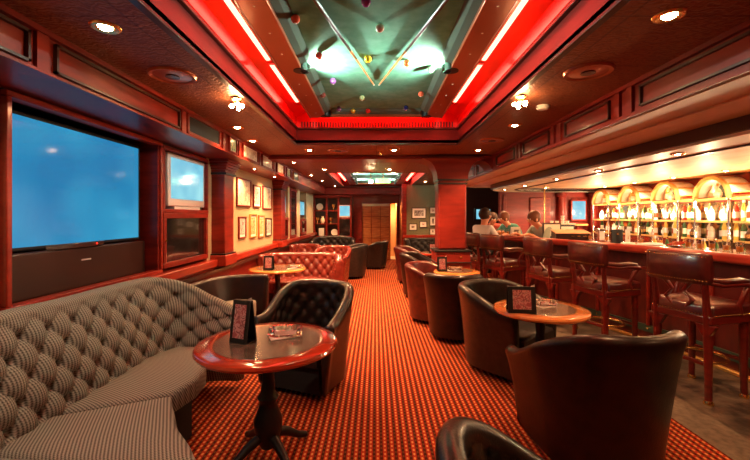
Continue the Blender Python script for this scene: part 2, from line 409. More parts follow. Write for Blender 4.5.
# left fascia box with panels
mb = MB().box(-2.4, FL, -1.5, YB, 2.22, CZ)
struct('wall_fascia_left', mb, 'mahogany')
mb = MB().box(FL-.0, FL+.025, -1.5, YB, 2.22, 2.235); mb.box(FL, FL+.03, -1.5, YB, CZ-.03, CZ)
for y in (1.92, 3.33, 4.22, 4.70, 5.52, 6.32, 7.05): mb.box(FL, FL+.02, y-.035, y+.035, 2.235, CZ-.03)
struct('trim_5', mb, 'mahogany')
def rect_molding(mb, plane, c, a0, a1, z0, z1, wdt=.02, dep=.02, axis='x'):
    for p0, p1, q0, q1 in ((a0, a1, z0, z0+wdt), (a0, a1, z1-wdt, z1), (a0, a0+wdt, z0, z1), (a1-wdt, a1, z0, z1)):
        if axis == 'x': mb.box(min(c, c+dep), max(c, c+dep), p0, p1, q0, q1)
        else: mb.box(p0, p1, min(c, c+dep), max(c, c+dep), q0, q1)
mb = MB()
for y0, y1 in ((.55, 1.85), (2.0, 3.27)): rect_molding(mb, 0, FL, y0, y1, 2.25, CZ-.045, .014, .022)
struct('trim_6', mb, 'dark_wood')
t_ = thing('speaker_grille', 'long dark mesh grille panel in upper left fascia beside large screen', 'grille', (FL, 3.75, 2.335))
box(0, .012, -.33, .33, -.08, .08).build('mesh_panel', 'soft_black', t_)
mb = MB(); rect_molding(mb, 0, 0, -.36, .36, -.1, .1, .03, .025); mb.build('frame', 'mahogany', t_, bevel=.004)

# right fascia and bar canopy
struct('wall_fascia_right', box(FR, FR+.35, -1.5, 8.9, 2.21, CZ+.05), 'redwall')
mb = MB(); mb.box(FR-.03, FR, -1.5, 8.9, CZ-.03, CZ); mb.box(FR-.02, FR, -1.5, 8.9, 2.205, 2.235)
for y in (1.55, 1.72, 2.72, 2.86, 3.76, 3.9, 4.8, 4.92, 6.9, 7.02, 7.9): mb.box(FR-.022, FR, y-.03, y+.03, 2.23, CZ-.03)
struct('trim_7', mb, 'redwall')
mb = MB()
for y0, y1 in ((.3, 1.45), (1.82, 2.62), (2.96, 3.66), (4.0, 4.7), (5.0, 5.75), (6.3, 6.8), (7.1, 7.8)): rect_molding(mb, 0, FR, y0, y1, 2.255, CZ-.05, .014, -.02)
struct('trim_8', mb, 'dark_wood')
def canopy_plan(x0, y_end, r):
    pts = [(x0, -1.5)]
    for k in range(9):
        a = PI-(PI/2)*k/8; pts.append((x0+r+r*math.cos(a), y_end-r+r*math.sin(a)))
    return pts+[(XR+.02, y_end), (XR+.02, -1.5)]
def ring_plan(xa, ya, ra, xb, yb, rb):
    a = canopy_plan(xa, ya, ra)[:-1]; b = canopy_plan(xb, yb, rb)[:-1]; n = len(a); return a, b
def ring(xa, ya, ra, xb, yb, rb, z0, z1):
    a = canopy_plan(xa, ya, ra)[:-1]; b = canopy_plan(xb, yb, rb)[:-1]; n = len(a); mb = MB()
    mb.v = [(x, y, z) for z in (z0, z1) for q in (a, b) for x, y in q]
    for i in range(n-1): mb.f += [(i, i+1, n+i+1, n+i), (2*n+i, 3*n+i, 3*n+i+1, 2*n+i+1), (i, 2*n+i, 2*n+i+1, i+1), (n+i, n+i+1, 3*n+i+1, 3*n+i)]
    mb.f += [(0, n, 3*n, 2*n), (n-1, 3*n-1, 4*n-1, 2*n-1)]; return mb
struct('ceiling_bar_soffit', MB().prism(canopy_plan(FR+.02, 9.28, .5), 2.20, 2.24), 'tan')
struct('trim_9', ring(FR+.30, 9.26, .45, FR+.34, 9.22, .45, 2.185, 2.20), 'tan', .004)
struct('trim_10', ring(2.56, 9.2, .8, 2.66, 9.1, .8, 2.10, 2.20), 'dark_wood', .008)
struct('trim_11', ring(2.60, 9.15, .8, 3.0, 8.75, .8, 2.075, 2.10), 'cream')
mb = ring(2.96, 8.79, .8, 3.0, 8.75, .8, 2.06, 2.15)
struct('trim_12', mb, 'dark_wood', .006)
struct('ceiling_bar', MB().prism(canopy_plan(2.7, 9.1, .8), 2.14, 2.15), 'tan')
ZB = 2.14
# ceiling coffers: vertical faces, grille, cove
def coffer(C, idx, far):
    x0, x1, y0, y1 = C; th = .04
    mb = MB()
    mb.box(x0-th, x0, y0-th, y1+th, CZ, 3.0); mb.box(x1, x1+th, y0-th, y1+th, CZ, 3.0)
    mb.box(x0, x1, y1, y1+th, CZ, 3.0); mb.box(x0, x1, y0-th, y0, CZ, 3.0)
    struct('ceiling_coffer_side_%d' % idx, mb, 'redwall')
    mb = MB()
    mb.box(x0, x0+.03, y0, y1, 2.635, 2.66); mb.box(x1-.03, x1, y0, y1, 2.635, 2.66); mb.box(x0+.03, x1-.03, y1-.03, y1, 2.635, 2.66)
    mb.box(x0-.03, x0+.012, y0, y1+.03, CZ-.012, CZ+.012); mb.box(x1-.012, x1+.03, y0, y1+.03, CZ-.012, CZ+.012); mb.box(x0, x1, y1-.012, y1+.03, CZ-.012, CZ+.012)
    struct('trim_%d' % (20+idx), mb, 'dark_wood', .004)
    mb = MB(); mb.box(x0, x0+.008, y0, y1, 2.69, 2.99); mb.box(x1-.008, x1, y0, y1, 2.69, 2.99); mb.box(x0+.008, x1-.008, y1-.008, y1, 2.66, 2.99)
    struct('trim_%d' % (40+idx), mb, 'cove')
    struct('ceiling_cove_%d' % idx, box(x0-th, x1+th, y0-th, y1+th, 3.0, 3.03), 'cove')
    g = MB(); n = 54
    for i in range(n):
        x = x0+.06+(x1-x0-.12)*(i+.5)/n; g.box(x-.008, x+.008, y1-.018, y1-.008, 2.668, 2.735)
    struct('trim_%d' % (30+idx), g, 'dark_wood')
coffer(C1, 1, False); coffer(C2, 2, True)
# inner red slope behind the tubes
def cove_slope(C, X, ym0, ym1, idx):
    x0, x1, y0, y1 = C; mb = MB()
    for sx, xe in ((-1, x0), (1, x1)):
        a = [(xe, 2.79), (sx*X, 2.93), (sx*X, 2.95), (xe, 2.81)]
        v = [(p[0], yy, p[1]) for yy in (y0, y1) for p in a]
        mb.add(v, [(0, 1, 2, 3), (7, 6, 5, 4), (0, 4, 5, 1), (1, 5, 6, 2), (2, 6, 7, 3), (3, 7, 4, 0)])
    struct('ceiling_cove_slope_%d' % idx, mb, 'cove')
cove_slope(C1, .80, 0, 0, 1); cove_slope(C2, .80, 0, 0, 2)

# neon tubes
def neon(x, y0, y1, label, z=2.865, rz=0):
    t_ = thing('neon_tube', label, 'light tube', (x, (y0+y1)/2, z), rz, 'red cove light tubes')
    h = (y1-y0)/2
    MB().tube([(0, -h+.03, 0), (0, h-.03, 0)], .03, 10).build('tube', 'tube', t_, smooth=60)
    mb = MB(); mb.box(-.02, .02, -h, -h+.04, -.02, .05); mb.box(-.02, .02, h-.04, h, -.02, .05); mb.build('end_cap', 'white', t_)
for sx, sd in ((-1, 'left'), (1, 'right')):
    for (y0, y1), wh in zip(((.5, 2.0), (2.06, 3.3), (3.36, 4.5)), ('nearest', 'middle', 'farthest')):
        neon(sx*.93, y0, y1, '%s red light tube in the %s cove of near ceiling recess' % (wh, sd))
    neon(sx*.96, 8.9, 11.8, 'red light tube in %s cove of the far ceiling recess' % sd, 2.62)

neon(0, 4.87-.75, 4.87+.75, 'red light tube across the far end of near ceiling recess', 2.87, PI/2)
# ------------------------------------------------------------------ overhead pool tables
def ceiling_table(name, label, cx, y0, y1, z):
    zc = 3.0
    t_ = thing(name, label, 'pool table', (cx, 0, 0)); W = .62
    mb = MB().box(-W, W, y0, y1, z+.075, z+.12); mb.build('playing_cloth', 'felt', t_)
    mb = MB()
    for sx in (-1, 1):
        mb.box(min(sx*W, sx*.80), max(sx*W, sx*.80), y0-.06, y1+.06, z, z+.1)
        mb.box(min(sx*.80, sx*.82), max(sx*.80, sx*.82), y0-.06, y1+.06, z-.008, z+.2)
    mb.box(-W, W, y1, y1+.06, z, z+.1); mb.box(-W, W, y0-.06, y0, z, z+.1); mb.build('frame', 'bronze', t_, bevel=.006)
    ym = (y0+y1)/2
    for sx in (-1, 1):
        for a, b_ in ((y0+.07, ym-.07), (ym+.07, y1-.07)):
            pts = [(sx*W, z+.03), (sx*(W-.05), z+.045), (sx*(W-.09), z+.076), (sx*W, z+.076)]
            v = [(p[0], yy, p[1]) for yy in (a, b_) for p in pts]
            MB().add(v, [(0, 1, 2, 3), (7, 6, 5, 4), (0, 4, 5, 1), (1, 5, 6, 2), (2, 6, 7, 3), (3, 7, 4, 0)]).build('cushion', 'felt_dark', t_)
    for ye, s in ((y0, 1), (y1, -1)):
        v = [(x, yy, zz) for x in (-W+.08, W-.08) for yy, zz in ((ye, z+.03), (ye+s*.05, z+.045), (ye+s*.09, z+.076), (ye, z+.076))]
        MB().add(v, [(0, 1, 2, 3), (7, 6, 5, 4), (0, 4, 5, 1), (1, 5, 6, 2), (2, 6, 7, 3), (3, 7, 4, 0)]).build('cushion', 'felt_dark', t_)
    for sx in (-1, 1):
        for yy in (y0+.01, ym, y1-.01):
            k = .035 if yy != ym else .015
            MB().lathe([(.058, z-.006), (.062, z+.08)], 20, (sx*(W-k+.03), yy, 0)).build('pocket', 'black', t_, smooth=40)
    mb = MB()
    for sx in (-1, 1):
        for i in range(9):
            if i == 4: continue
            yy = y0+(y1-y0)*(i+.5)/9; mb.sphere((sx*.71, yy, z-.001), .008, 8, (1, 1, .3))
    mb.build('sight_dots', 'cream', t_, smooth=180)
    for yy in (y0+.5, y1-.5): box(-.03, .03, yy-.03, yy+.03, z+.12, 3.0).build('hanger', 'black', t_)
    return t_
TZ = 2.72
ceiling_table('pool_table', 'full-size green pool table fixed overhead inside near ceiling recess', 0, 1.72, 4.66, TZ)
ceiling_table('pool_table', 'green pool table fixed overhead inside the far ceiling recess', 0, 8.75, 11.9, 2.50)
def ppt(px, py, z):
    D = (z-1.5)*380/(216-py); return ((px-376)/380*D, D, z)
FZ = TZ+.075
balls = [(295.5, 19, 'red_white', 'red and white striped'), (366, 2, 'purple', 'purple'), (380, 28, 'cue', 'plain white cue'), (319, 56, 'red', 'red'), (368, 59, 'yellow', 'yellow'),
         (407, 63, 'orange', 'orange'), (431, 69, 'greyg', 'grey green'), (333, 81, 'violet', 'white and violet'), (323, 95, 'maroon', 'maroon'), (362, 98, 'cream', 'cream and green'),
         (421, 94, 'coral', 'coral red'), (339, 109, 'plum', 'white and plum'), (353, 111, 'amber', 'amber yellow'), (368, 111, 'scarlet', 'scarlet'), (406, 108, 'blue', 'dark blue')]
bc = dict(red_white=(.8, .12, .06), purple=(.25, .03, .35), cue=(.85, .8, .68), red=(.6, .03, .02), yellow=(.85, .5, .03), orange=(.7, .15, .04), greyg=(.12, .18, .1), violet=(.3, .1, .4), maroon=(.2, .04, .03),
          cream=(.4, .42, .2), coral=(.75, .12, .06), plum=(.2, .05, .18), amber=(.9, .42, .02), scarlet=(.75, .02, .02), blue=(.02, .02, .15))
where = ['near the left cue butt', 'between the two cue butts', 'between the upper shafts of both cues', 'left of the left cue beside side pocket', 'just inside the left cue shaft', 'touching the right cue shaft', 'beside the right side pocket',
         'below the left side pocket', 'near the left cushion below the pocket', 'below the point of the crossed cues', 'near the right far corner cushion', 'leftmost of the far row by end cushion', 'second from left by end cushion', 'third from left by end cushion', 'near far right corner pocket']
for (px, py, k, nm), wh in zip(balls, where):
    x, y, z = ppt(px, py, FZ-.03)
    m_ = mat('ball_'+k, bc[k], .12, coat=1)
    t_ = thing('pool_ball', '%s pool ball %s on overhead table' % (nm, wh), 'pool ball', (x, y, z), 0, 'pool balls on the overhead table')
    MB().sphere((0, 0, 0), .0295, 20).build('ball', m_, t_, smooth=180)
    if k in ('red_white', 'violet', 'plum', 'cream', 'blue', 'maroon', 'coral', 'greyg'):
        MB().lathe([(.0105, -.0283), (.006, -.0297)], 12).build('number_spot', 'paper', t_, smooth=180)
def cue(x0, y0, x1, y1, z, label):
    d = Vector((x1-x0, y1-y0, 0)); L_ = 1.62; d.normalize()
    t_ = thing('pool_cue', label, 'pool cue', (x0, y0, z)); P_ = lambda s: tuple(d*s)
    MB().tube([P_(.02), P_(.55), P_(.80)], [.0065, .008, .010], 10).build('shaft', 'orange_wood', t_, smooth=50)
    MB().tube([P_(.80), P_(L_)], [.010, .0155], 10).build('butt', 'dark_wood', t_, smooth=50)
    MB().tube([P_(0), P_(.03)], [.006, .0066], 10).build('tip', 'paper', t_, smooth=50)
x0, y0, _ = ppt(374, 85, FZ-.015); x1, y1, _ = ppt(315.5, 0, FZ-.015)
cue(x0, y0, x1, y1, FZ-.016, 'left pool cue of the two meeting in a point overhead')
x0, y0, _ = ppt(379, 85, FZ-.015); x1, y1, _ = ppt(446, 0, FZ-.015)
cue(x0, y0, x1, y1, FZ-.016, 'right pool cue of the two meeting in a point overhead')

# ------------------------------------------------------------------ beam, pillars
struct('trim_13', box(FL, FR, 5.95, 6.35, 2.39, CZ), 'redwall', .01)
def flare_pillar(name, x0, x1, y0, y1, zt, bz, capz, m, label):
    t_ = thing(name, None, None); t_['kind'] = 'structure'
    cx, cy, hx, hy = (x0+x1)/2, (y0+y1)/2, (x1-x0)/2, (y1-y0)/2
    box(x0, x1, y0, y1, bz, zt).build('shaft', m, t_, bevel=.035, seg=4)
    box(x0-.05, x1+.05, y0-.05, y1+.05, 0, bz-.03).build('plinth', m, t_, bevel=.01)
    mb = MB(); mb.box(x0-.065, x1+.065, y0-.065, y1+.065, bz-.03, bz); mb.box(x0-.065, x1+.065, y0-.065, y1+.065, bz-.20, bz-.185); mb.build('plinth_band', 'black', t_, bevel=.006)
    mb = MB(); mb.box(x0-.012, x1+.012, y0-.012, y1+.012, capz, capz+.022); mb.box(x0-.02, x1+.02, y0-.02, y1+.02, capz+.055, capz+.08); mb.build('neck_band', 'black', t_)
    v = []; f = []; n = 10
    for k in range(n+1):
        s = k/n; z = capz+.08+(zt-capz-.08)*s; g = .02+.24*(1-math.sqrt(max(0, 1-s**2)))
        v += [(cx-hx-g, cy-hy-g*.35, z), (cx+hx+g, cy-hy-g*.35, z), (cx+hx+g, cy+hy+g*.35, z), (cx-hx-g, cy+hy+g*.35, z)]
    for k in range(n):
        for j in range(4): l = (j+1) % 4; f.append((k*4+j, k*4+l, (k+1)*4+l, (k+1)*4+j))
    f += [(0, 3, 2, 1), tuple(n*4+j for j in range(4))]
    MB().add(v, f).build('capital', m, t_, smooth=40)
    mb = MB()
    for x in (cx-hx*.55, cx+hx*.55): mb.sphere((x, y0-.055, bz-.11), .018, 12, (1, .5, 1))
    mb.build('brass_stud', 'brass', t_, smooth=180)
    return t_
flare_pillar('pillar', .98, 1.42, 5.95, 6.35, 2.39, .97, 2.0, 'redwall', '')
# wall pilasters on the left
for y0, y1, in ((4.85, 5.16), (7.75, 8.1)):
    t_ = thing('pillar', None, None); t_['kind'] = 'structure'
    box(-2.12, -1.93, y0, y1, .95, 2.2).build('shaft', 'mahogany', t_, bevel=.012)
    mb = MB()
    for k in range(5): g = .012*k*1.3; mb.box(-2.12, -1.93+g+.012, y0-g-.012, y1+g+.012, 2.06+.032*k, 2.06+.032*(k+1))
    mb.build('capital', 'mahogany', t_, bevel=.006)
    box(-2.12, -1.905, y0-.02, y1+.02, 2.03, 2.055).build('neck_band', 'black', t_)
    box(-2.12, -1.90, y0-.04, y1+.04, .86, 1.0).build('base_block', 'wood_h', t_, bevel=.01)
    box(-2.12, -1.91, y0-.03, y1+.03, 1.0, 1.02).build('base_band', 'black', t_)
# right bracket where beam meets fascia
t_ = thing('trim_14', None, None); t_['kind'] = 'structure'
v = []; f = []; n = 10
for k in range(n+1):
    s = k/n; z = 2.21+.18*s; g = .02+.26*(1-math.sqrt(max(0, 1-s**2)))
    v += [(FR-g, 5.95, z), (FR, 5.95, z), (FR, 6.35, z), (FR-g, 6.35, z)]
for k in range(n):
    for j in range(4): l = (j+1) % 4; f.append((k*4+j, k*4+l, (k+1)*4+l, (k+1)*4+j))
f += [(0, 3, 2, 1), tuple(n*4+j for j in range(4))]
MB().add(v, f).build('bracket', 'redwall', t_, smooth=40)

# ------------------------------------------------------------------ left wall: big screen, small screens, cabinets
def yz_frame(mb, x0, x1, y0, y1, z0, z1, w_):
    mb.box(x0, x1, y0, y1, z0, z0+w_); mb.box(x0, x1, y0, y1, z1-w_, z1); mb.box(x0, x1, y0, y0+w_, z0+w_, z1-w_); mb.box(x0, x1, y1-w_, y1, z0+w_, z1-w_); return mb
t_ = thing('wall_left_recess', None, None); t_['kind'] = 'structure'
yz_frame(MB(), -2.14, -2.06, 2.12, 3.68, .95, 2.21, .035).build('frame', 'wood_h', t_, bevel=.006)
box(-2.42, -2.40, 2.1, 4.72, .95, 2.2).build('backing', 'black', t_)
box(-2.40, -2.08, 3.62, 3.70, .95, 2.2).build('divider', 'mahogany', t_)
box(-2.40, -2.1, 2.1, 4.70, 2.19, 2.22).build('head', 'black', t_)
t_ = thing('television', 'huge rear-projection television with blue picture in left wall recess', 'television', (-2.2, 2.83, .97))
box(-.15, 0, -.60, .72, .31, 1.18).build('bezel', 'black', t_, bevel=.01)
box(0, .008, -.545, .675, .335, 1.15).build('screen', 'screen', t_)
box(-.15, .02, -.67, .76, 0, .30).build('speaker_cabinet', 'dark_wood', t_, bevel=.012)
MB().prism([(0, -.30), (.03, -.22), (.035, 0), (.03, .18), (0, .25)], .30, .335).build('control_panel', 'dark_wood', t_, bevel=.004)
box(.02, .026, -.02, .07, .20, .21).build('badge', 'silver', t_)
MB().sphere((.035, .12, .318), .005, 8).build('indicator_light', mat('red_led', (1, 0, 0), emis=(1, .02, .01), es=6), t_)
def small_tv(y0, y1, z0, z1, label, xf=-2.1, bez='silver'):
    t_ = thing('television', label, 'television', (xf, (y0+y1)/2, z0)); h = (y1-y0)/2; H = z1-z0
    box(-.18, 0, -h, h, 0, H).build('bezel', bez, t_, bevel=.015)
    box(0, .006, -h+.05, h-.05, .08, H-.045).build('screen', 'screen_pale', t_, bevel=.002)
    box(-.15, .0, -h+.12, h-.12, -.03, 0).build('stand', bez, t_)
    return t_
def wall_cabinet(y0, y1, label, z0=1.0, z1=1.53, xf=-2.1):
    t_ = thing('display_cabinet', label, 'cabinet', (xf, (y0+y1)/2, z0)); h = (y1-y0)/2; H = z1-z0
    box(-.28, -.02, -h+.01, h-.01, 0.005, H-.005).build('body', 'black', t_)
    d = yz_frame(MB(), -.02, .03, -h, h, 0, H, .055).build('door', 'mahogany', t_, bevel=.006)
    box(-.01, .0, -h+.05, h-.05, .05, H-.05).build('glass_pane', 'dark_glass', d)
    MB().sphere((.035, -h+.028, H*.5), .012, 10).build('knob', 'brass', d, smooth=180)
    return t_
yz = yz_frame(MB(), -2.14, -2.07, 3.70, 4.70, 1.53, 2.2, .04)
struct('trim_15', yz, 'mahogany', .006)
struct('trim_25', box(-2.40, -2.09, 3.71, 4.69, 1.53, 1.5695), 'mahogany')
small_tv(3.84, 4.66, 1.60, 2.15, 'silver box television with pale cyan screen above glass cabinet', -2.10)
wall_cabinet(3.71, 4.69, 'red wood cabinet with dark glass door under the silver television', .98)
small_tv(8.42, 8.98, 1.5, 2.0, 'small pale screen television beyond the second left pilaster', -2.13, 'dark_wood')
wall_cabinet(8.4, 9.0, 'dark glass cabinet beneath the nearer of two distant left wall screens', .98, 1.465)
small_tv(10.55, 11.3, 1.45, 1.95, 'farthest pale screen television on left wall near back cabinet', -2.13, 'dark_wood')
wall_cabinet(10.55, 11.35, 'dark glass cabinet beneath the farthest left wall screen', .98, 1.415)
t_ = thing('display_cabinet', 'tall blue-grey glass fronted cabinet between the two distant left screens', 'cabinet', (-2.1, 9.62, .96))
box(-.28, -.02, -.34, .34, 0, 1.2).build('body', 'dark_wood', t_)
yz_frame(MB(), -.02, .02, -.36, .36, 0, 1.22, .06).build('door', 'mahogany', t_, bevel=.005)
box(-.01, .0, -.31, .31, .05, 1.18).build('glass_pane', 'dark_glass', t_)

# framed pictures
def framed(center, w_, h_, axis, fm, pm, label, group=None, mount=.02, fw=.018):
    x, y, z = center
    rz = -PI/2 if axis == 'left' else PI        # local front is +Y
    t_ = thing('framed_picture', label, 'picture', center, rz, group)
    mb = MB()
    for a0, a1, q0, q1 in ((-w_/2, w_/2, -h_/2, -h_/2+fw), (-w_/2, w_/2, h_/2-fw, h_/2), (-w_/2, -w_/2+fw, -h_/2+fw, h_/2-fw), (w_/2-fw, w_/2, -h_/2+fw, h_/2-fw)): mb.box(a0, a1, 0, .028, q0, q1)
    mb.build('frame', fm, t_, bevel=.003)
    box(-w_/2+fw, w_/2-fw, 0, .010, -h_/2+fw, h_/2-fw).build('mount', 'paper', t_)
    k = fw+mount
    box(-w_/2+k, w_/2-k, .010, .013, -h_/2+k, h_/2-k).build('print', pm, t_)
    return t_
def lw(pxa, pxb, ya, yb, X=-2.1):        # picture on the left wall from its corners
    D0 = X*380/(pxa-376); D1 = X*380/(pxb-376); Dm = (D0+D1)/2
    zt = 1.5-(ya-216)/380*D0; zb = 1.5-(yb-216)/380*D0
    return (X, Dm, (zt+zb)/2), D1-D0, zt-zb
for a, fm, pm, lb in (((235.8, 250, 176.6, 206), 'mahogany', 'print_a', 'largest bright sketch picture, upper left on cream wall after first pilaster'),
                      ((252.5, 259.7, 184.5, 207), 'mahogany', 'print_b', 'narrow middle picture of upper row on the cream wall'),
                      ((262, 271, 185.5, 209), 'mahogany', 'print_a', 'right picture of upper row on the cream wall, pale print'),
                      ((237.7, 245, 216.6, 239), 'mahogany', 'print_b', 'first small picture of lower row, red frame and pink print'),
                      ((249, 255.6, 214, 238), 'gold', 'print_c', 'gold framed picture second in the lower row on cream wall'),
                      ((257.8, 263.3, 215, 237.6), 'orange_wood', 'print_c', 'orange wood framed sepia picture third in lower row'),
                      ((265, 270.5, 218, 236.5), 'dark_wood', 'print_b', 'dark framed picture last in the lower row before second pilaster')):
    c, w_, h_ = lw(*a); framed(c, w_, h_, 'left', fm, pm, lb, 'pictures on the cream left wall', .035 if pm != 'print_a' else .01, .022)
for (ya, yb), pm, lb in (((4.36, 4.6), 'print_d', 'small green and yellow picture on left fascia beside grille'), ((4.8, 5.42), 'print_a', 'widest pale picture on the left fascia above cream wall'),
                         ((5.62, 6.2), 'print_a', 'second pale picture on the left fascia, before the star lamp'), ((6.45, 6.95), 'print_a', 'third pale picture along left fascia'),
                         ((7.15, 7.5), 'print_d', 'narrow greenish picture farthest along left fascia')):
    framed((FL+.001, (ya+yb)/2, 2.335), yb-ya, .19, 'left', 'mahogany', pm, lb, 'pictures on the left fascia', .01, .02)
t_ = thing('air_vent', 'dark louvred vent square far along the left fascia', 'vent', (FL, 8.0, 2.335))
box(0, .01, -.22, .22, -.08, .08).build('backing', 'black', t_)
mb = MB()
for k in range(6): mb.box(.01, .02, -.2, .2, -.075+.026*k, -.063+.026*k)
mb.build('slats', 'dark_wood', t_)
mb = MB(); yz_frame(mb, 0, .022, -.25, .25, -.1, .1, .02); mb.build('frame', 'orange_wood', t_)
# pictures on the green wall at the end
def gw(pxa, pxb, ya, yb, Y=11.5):
    x0, x1 = (pxa-376)/380*Y, (pxb-376)/380*Y; z0, z1 = 1.5-(yb-216)/380*Y, 1.5-(ya-216)/380*Y
    return ((x0+x1)/2, Y, (z0+z1)/2), x1-x0, z1-z0
for a, pm, lb in (((411.7, 426, 207.6, 218.5), 'print_e', 'largest picture on the green wall left of the square pillar'), ((429.5, 437, 207, 214), 'print_b', 'top picture of the right column on the green wall'),
                  ((429.5, 436.5, 216, 226), 'print_e', 'tall middle picture of right column on green wall'), ((409, 417, 223.5, 230.5), 'print_e', 'lower left small picture on the green wall'),
                  ((419.5, 427, 221, 227.6), 'print_b', 'lower middle small picture on the green wall'), ((429.5, 436, 228, 235), 'print_e', 'bottom picture of the right column on green wall')):
    c, w_, h_ = gw(*a); framed(c, w_, h_, 'back', 'dark_wood', pm, lb, 'pictures on the green wall', .055, .02)

# ------------------------------------------------------------------ back wall: cabinet, door, lit passage
t_ = thing('display_cabinet', 'wide built-in glass display cabinet on back wall with lit curios', 'cabinet', (-1.48, YB, .80))
box(-.60, .70, -.06, 0, 0, 1.36).build('back_panel', 'dark_wood', t_)
for x in (-.60, -.18, .22, .64): box(x-.03, x+.03, -.28, -.06, 0, 1.36).build('upright', 'mahogany', t_, bevel=.006)
for z in (0, .42, .86, 1.30):
    box(-.6, .22, -.27, -.06, z, z+.03).build('shelf', 'mahogany', t_)
box(-.63, .67, -.30, 0, 1.33, 1.40).build('cornice', 'mahogany', t_, bevel=.01); box(-.63, .67, -.32, 0, -.06, .03).build('sill', 'wood_h', t_, bevel=.01)
box(.25, .61, -.27, -.06, .05, .60).build('lower_door', 'dark_glass', t_)
struct('wall_back_low', box(-2.1, -.55, YB-.08, YB, 0, .74), 'mahogany')
def curio(x, z, kind, label):
    o = thing('curio', label, 'ornament', (-1.48+x, YB-.17, .80+z+.031))
    if kind == 'plate': MB().lathe([(.02, 0), (.11, .02), (.115, .025), (.02, .012)], 20, mtx=Matrix.Translation((0, .03, .12)) @ Matrix.Rotation(PI/2, 4, 'X')).build('plate', 'paper', o, smooth=40); box(-.04, .04, -.03, .05, 0, .02).build('stand', 'brass', o)
    elif kind == 'vase': MB().lathe([(.04, 0), (.075, .07), (.06, .16), (.03, .2), (.045, .24)], 16).build('vase', 'cream', o, smooth=40)
    elif kind == 'cup': MB().lathe([(.05, 0), (.015, .02), (.015, .08), (.06, .12), (.07, .2)], 16).build('cup', 'brass', o, smooth=40)
    else: box(-.09, .09, -.03, .03, 0, .26).build('carton', 'paper', o, bevel=.01)
for x, z, k, lb in ((-.42, .86, 'plate', 'white plate on the top shelf of back display cabinet'), (-.32, .42, 'vase', 'cream vase on middle shelf of back display cabinet'), (-.50, .42, 'cup', 'small brass trophy cup beside the cream vase'),
                    (-.36, 0, 'box', 'pale carton on the bottom shelf of back display cabinet'), (.05, .86, 'cup', 'brass trophy cup on top shelf, right bay of back cabinet'),
                    (-.04, .42, 'cup', 'brass trophy cup on the middle shelf, right bay of back cabinet'), (.08, 0, 'plate', 'plate on the bottom shelf, right bay of back cabinet')): curio(x, z, k, lb)
t_ = thing('television', 'small television with pale screen in back wall cabinet bay', 'television', (-1.05, YB-.17, 1.43))
box(-.2, .2, -.10, .1, .02, .44).build('bezel', 'silver', t_, bevel=.012); box(-.165, .165, -.106, -.1, .07, .41).build('screen', 'screen_pale', t_)
box(-.1, .1, -.08, .08, 0, .02).build('stand', 'silver', t_)
box(.25, .61, -.27, -.06, .60, .63).build('tv_shelf', 'mahogany', [o for o in bpy.data.objects if o.get('label', '').startswith('wide built-in')][0])
t_ = thing('door_1', None, None, (0, YB, 0)); t_['kind'] = 'structure'
mb = MB().box(-.47, .46, 0, .05, 0.01, 1.84)
mb.build('door_leaf', 'orange_wood', t_)
mb = MB()
for i in range(4): mb.box(-.47+.31*i-.008, -.47+.31*i+.008, -.012, 0, .01, 1.84)
for j in range(6): mb.box(-.47, .46, -.012, 0, .01+.366*j-.008+.008, .01+.366*j+.016)
mb.build('door_grooves', 'mahogany', t_)
box(-.50, .49, -.03, .06, 1.84, 1.92).build('door_header', 'cream', t_)
struct('trim_16', box(.46, .50, YB-.03, YB+.06, 0, 1.92), 'orange_wood'); struct('trim_17', box(-.54, -.47, YB-.05, YB+.06, 0, 2.0), 'mahogany')
struct('wall_passage', box(.4, 1.0, YB+1.2, YB+1.25, 0, 2.2), 'lit_doorway'); struct('wall_passage_side', box(.72, .78, YB+.1, YB+1.2, 0, 2.2), 'lit_doorway'); struct('floor_passage', box(.4, .9, YB+.1, YB+1.25, -.05, 0), 'cream')
struct('wall_passage_left', box(.42, .48, YB+.1, YB+1.2, 0, 2.2), 'lit_doorway'); struct('ceiling_passage', box(.4, .95, YB+.1, YB+1.25, 2.1, 2.15), 'cream')
struct('trim_18', box(.70, .80, YB-.06, YB+.1, 0, 2.0), 'mahogany')
struct('trim_19', box(-2.1, .8, YB-.35, YB, 2.22, CZ), 'redwall', .01)
t_ = thing('exit_sign', 'small glowing green exit sign hanging before the back door', 'sign', (.15, 8.2, 2.21))
box(-.16, .16, -.02, .02, 0, .10).build('sign_face', 'exit', t_, bevel=.004); MB().cyl((0, 0, .1), .008, .14).build('hanger', 'brass', t_)
def text(parent, s, size, loc, rot, m):
    c = bpy.data.curves.new('lettering', 'FONT'); c.body = s; c.size = size; c.align_x = 'CENTER'; c.align_y = 'CENTER'; c.extrude = .001
    tmp = bpy.data.objects.new('lettering', c); me = bpy.data.meshes.new_from_object(tmp); bpy.data.objects.remove(tmp)
    o = bpy.data.objects.new('lettering', me); COL.objects.link(o); o.parent = parent; o.location = loc; o.rotation_euler = rot; me.materials.clear(); me.materials.append(M[m]); return o
text(t_, 'EXIT', .085, (0, -.0215, .05), (PI/2, 0, 0), 'paper')
# far dark room television
t_ = thing('television', 'bright pale screen on the dark far wall beyond the bar', 'television', (3.24, 11.58, 1.37))
box(-.27, .25, -.1, 0, 0, .36).build('bezel', 'black', t_, bevel=.01); box(-.21, .21, -.106, -.1, .04, .33).build('screen', 'screen_pale', t_)
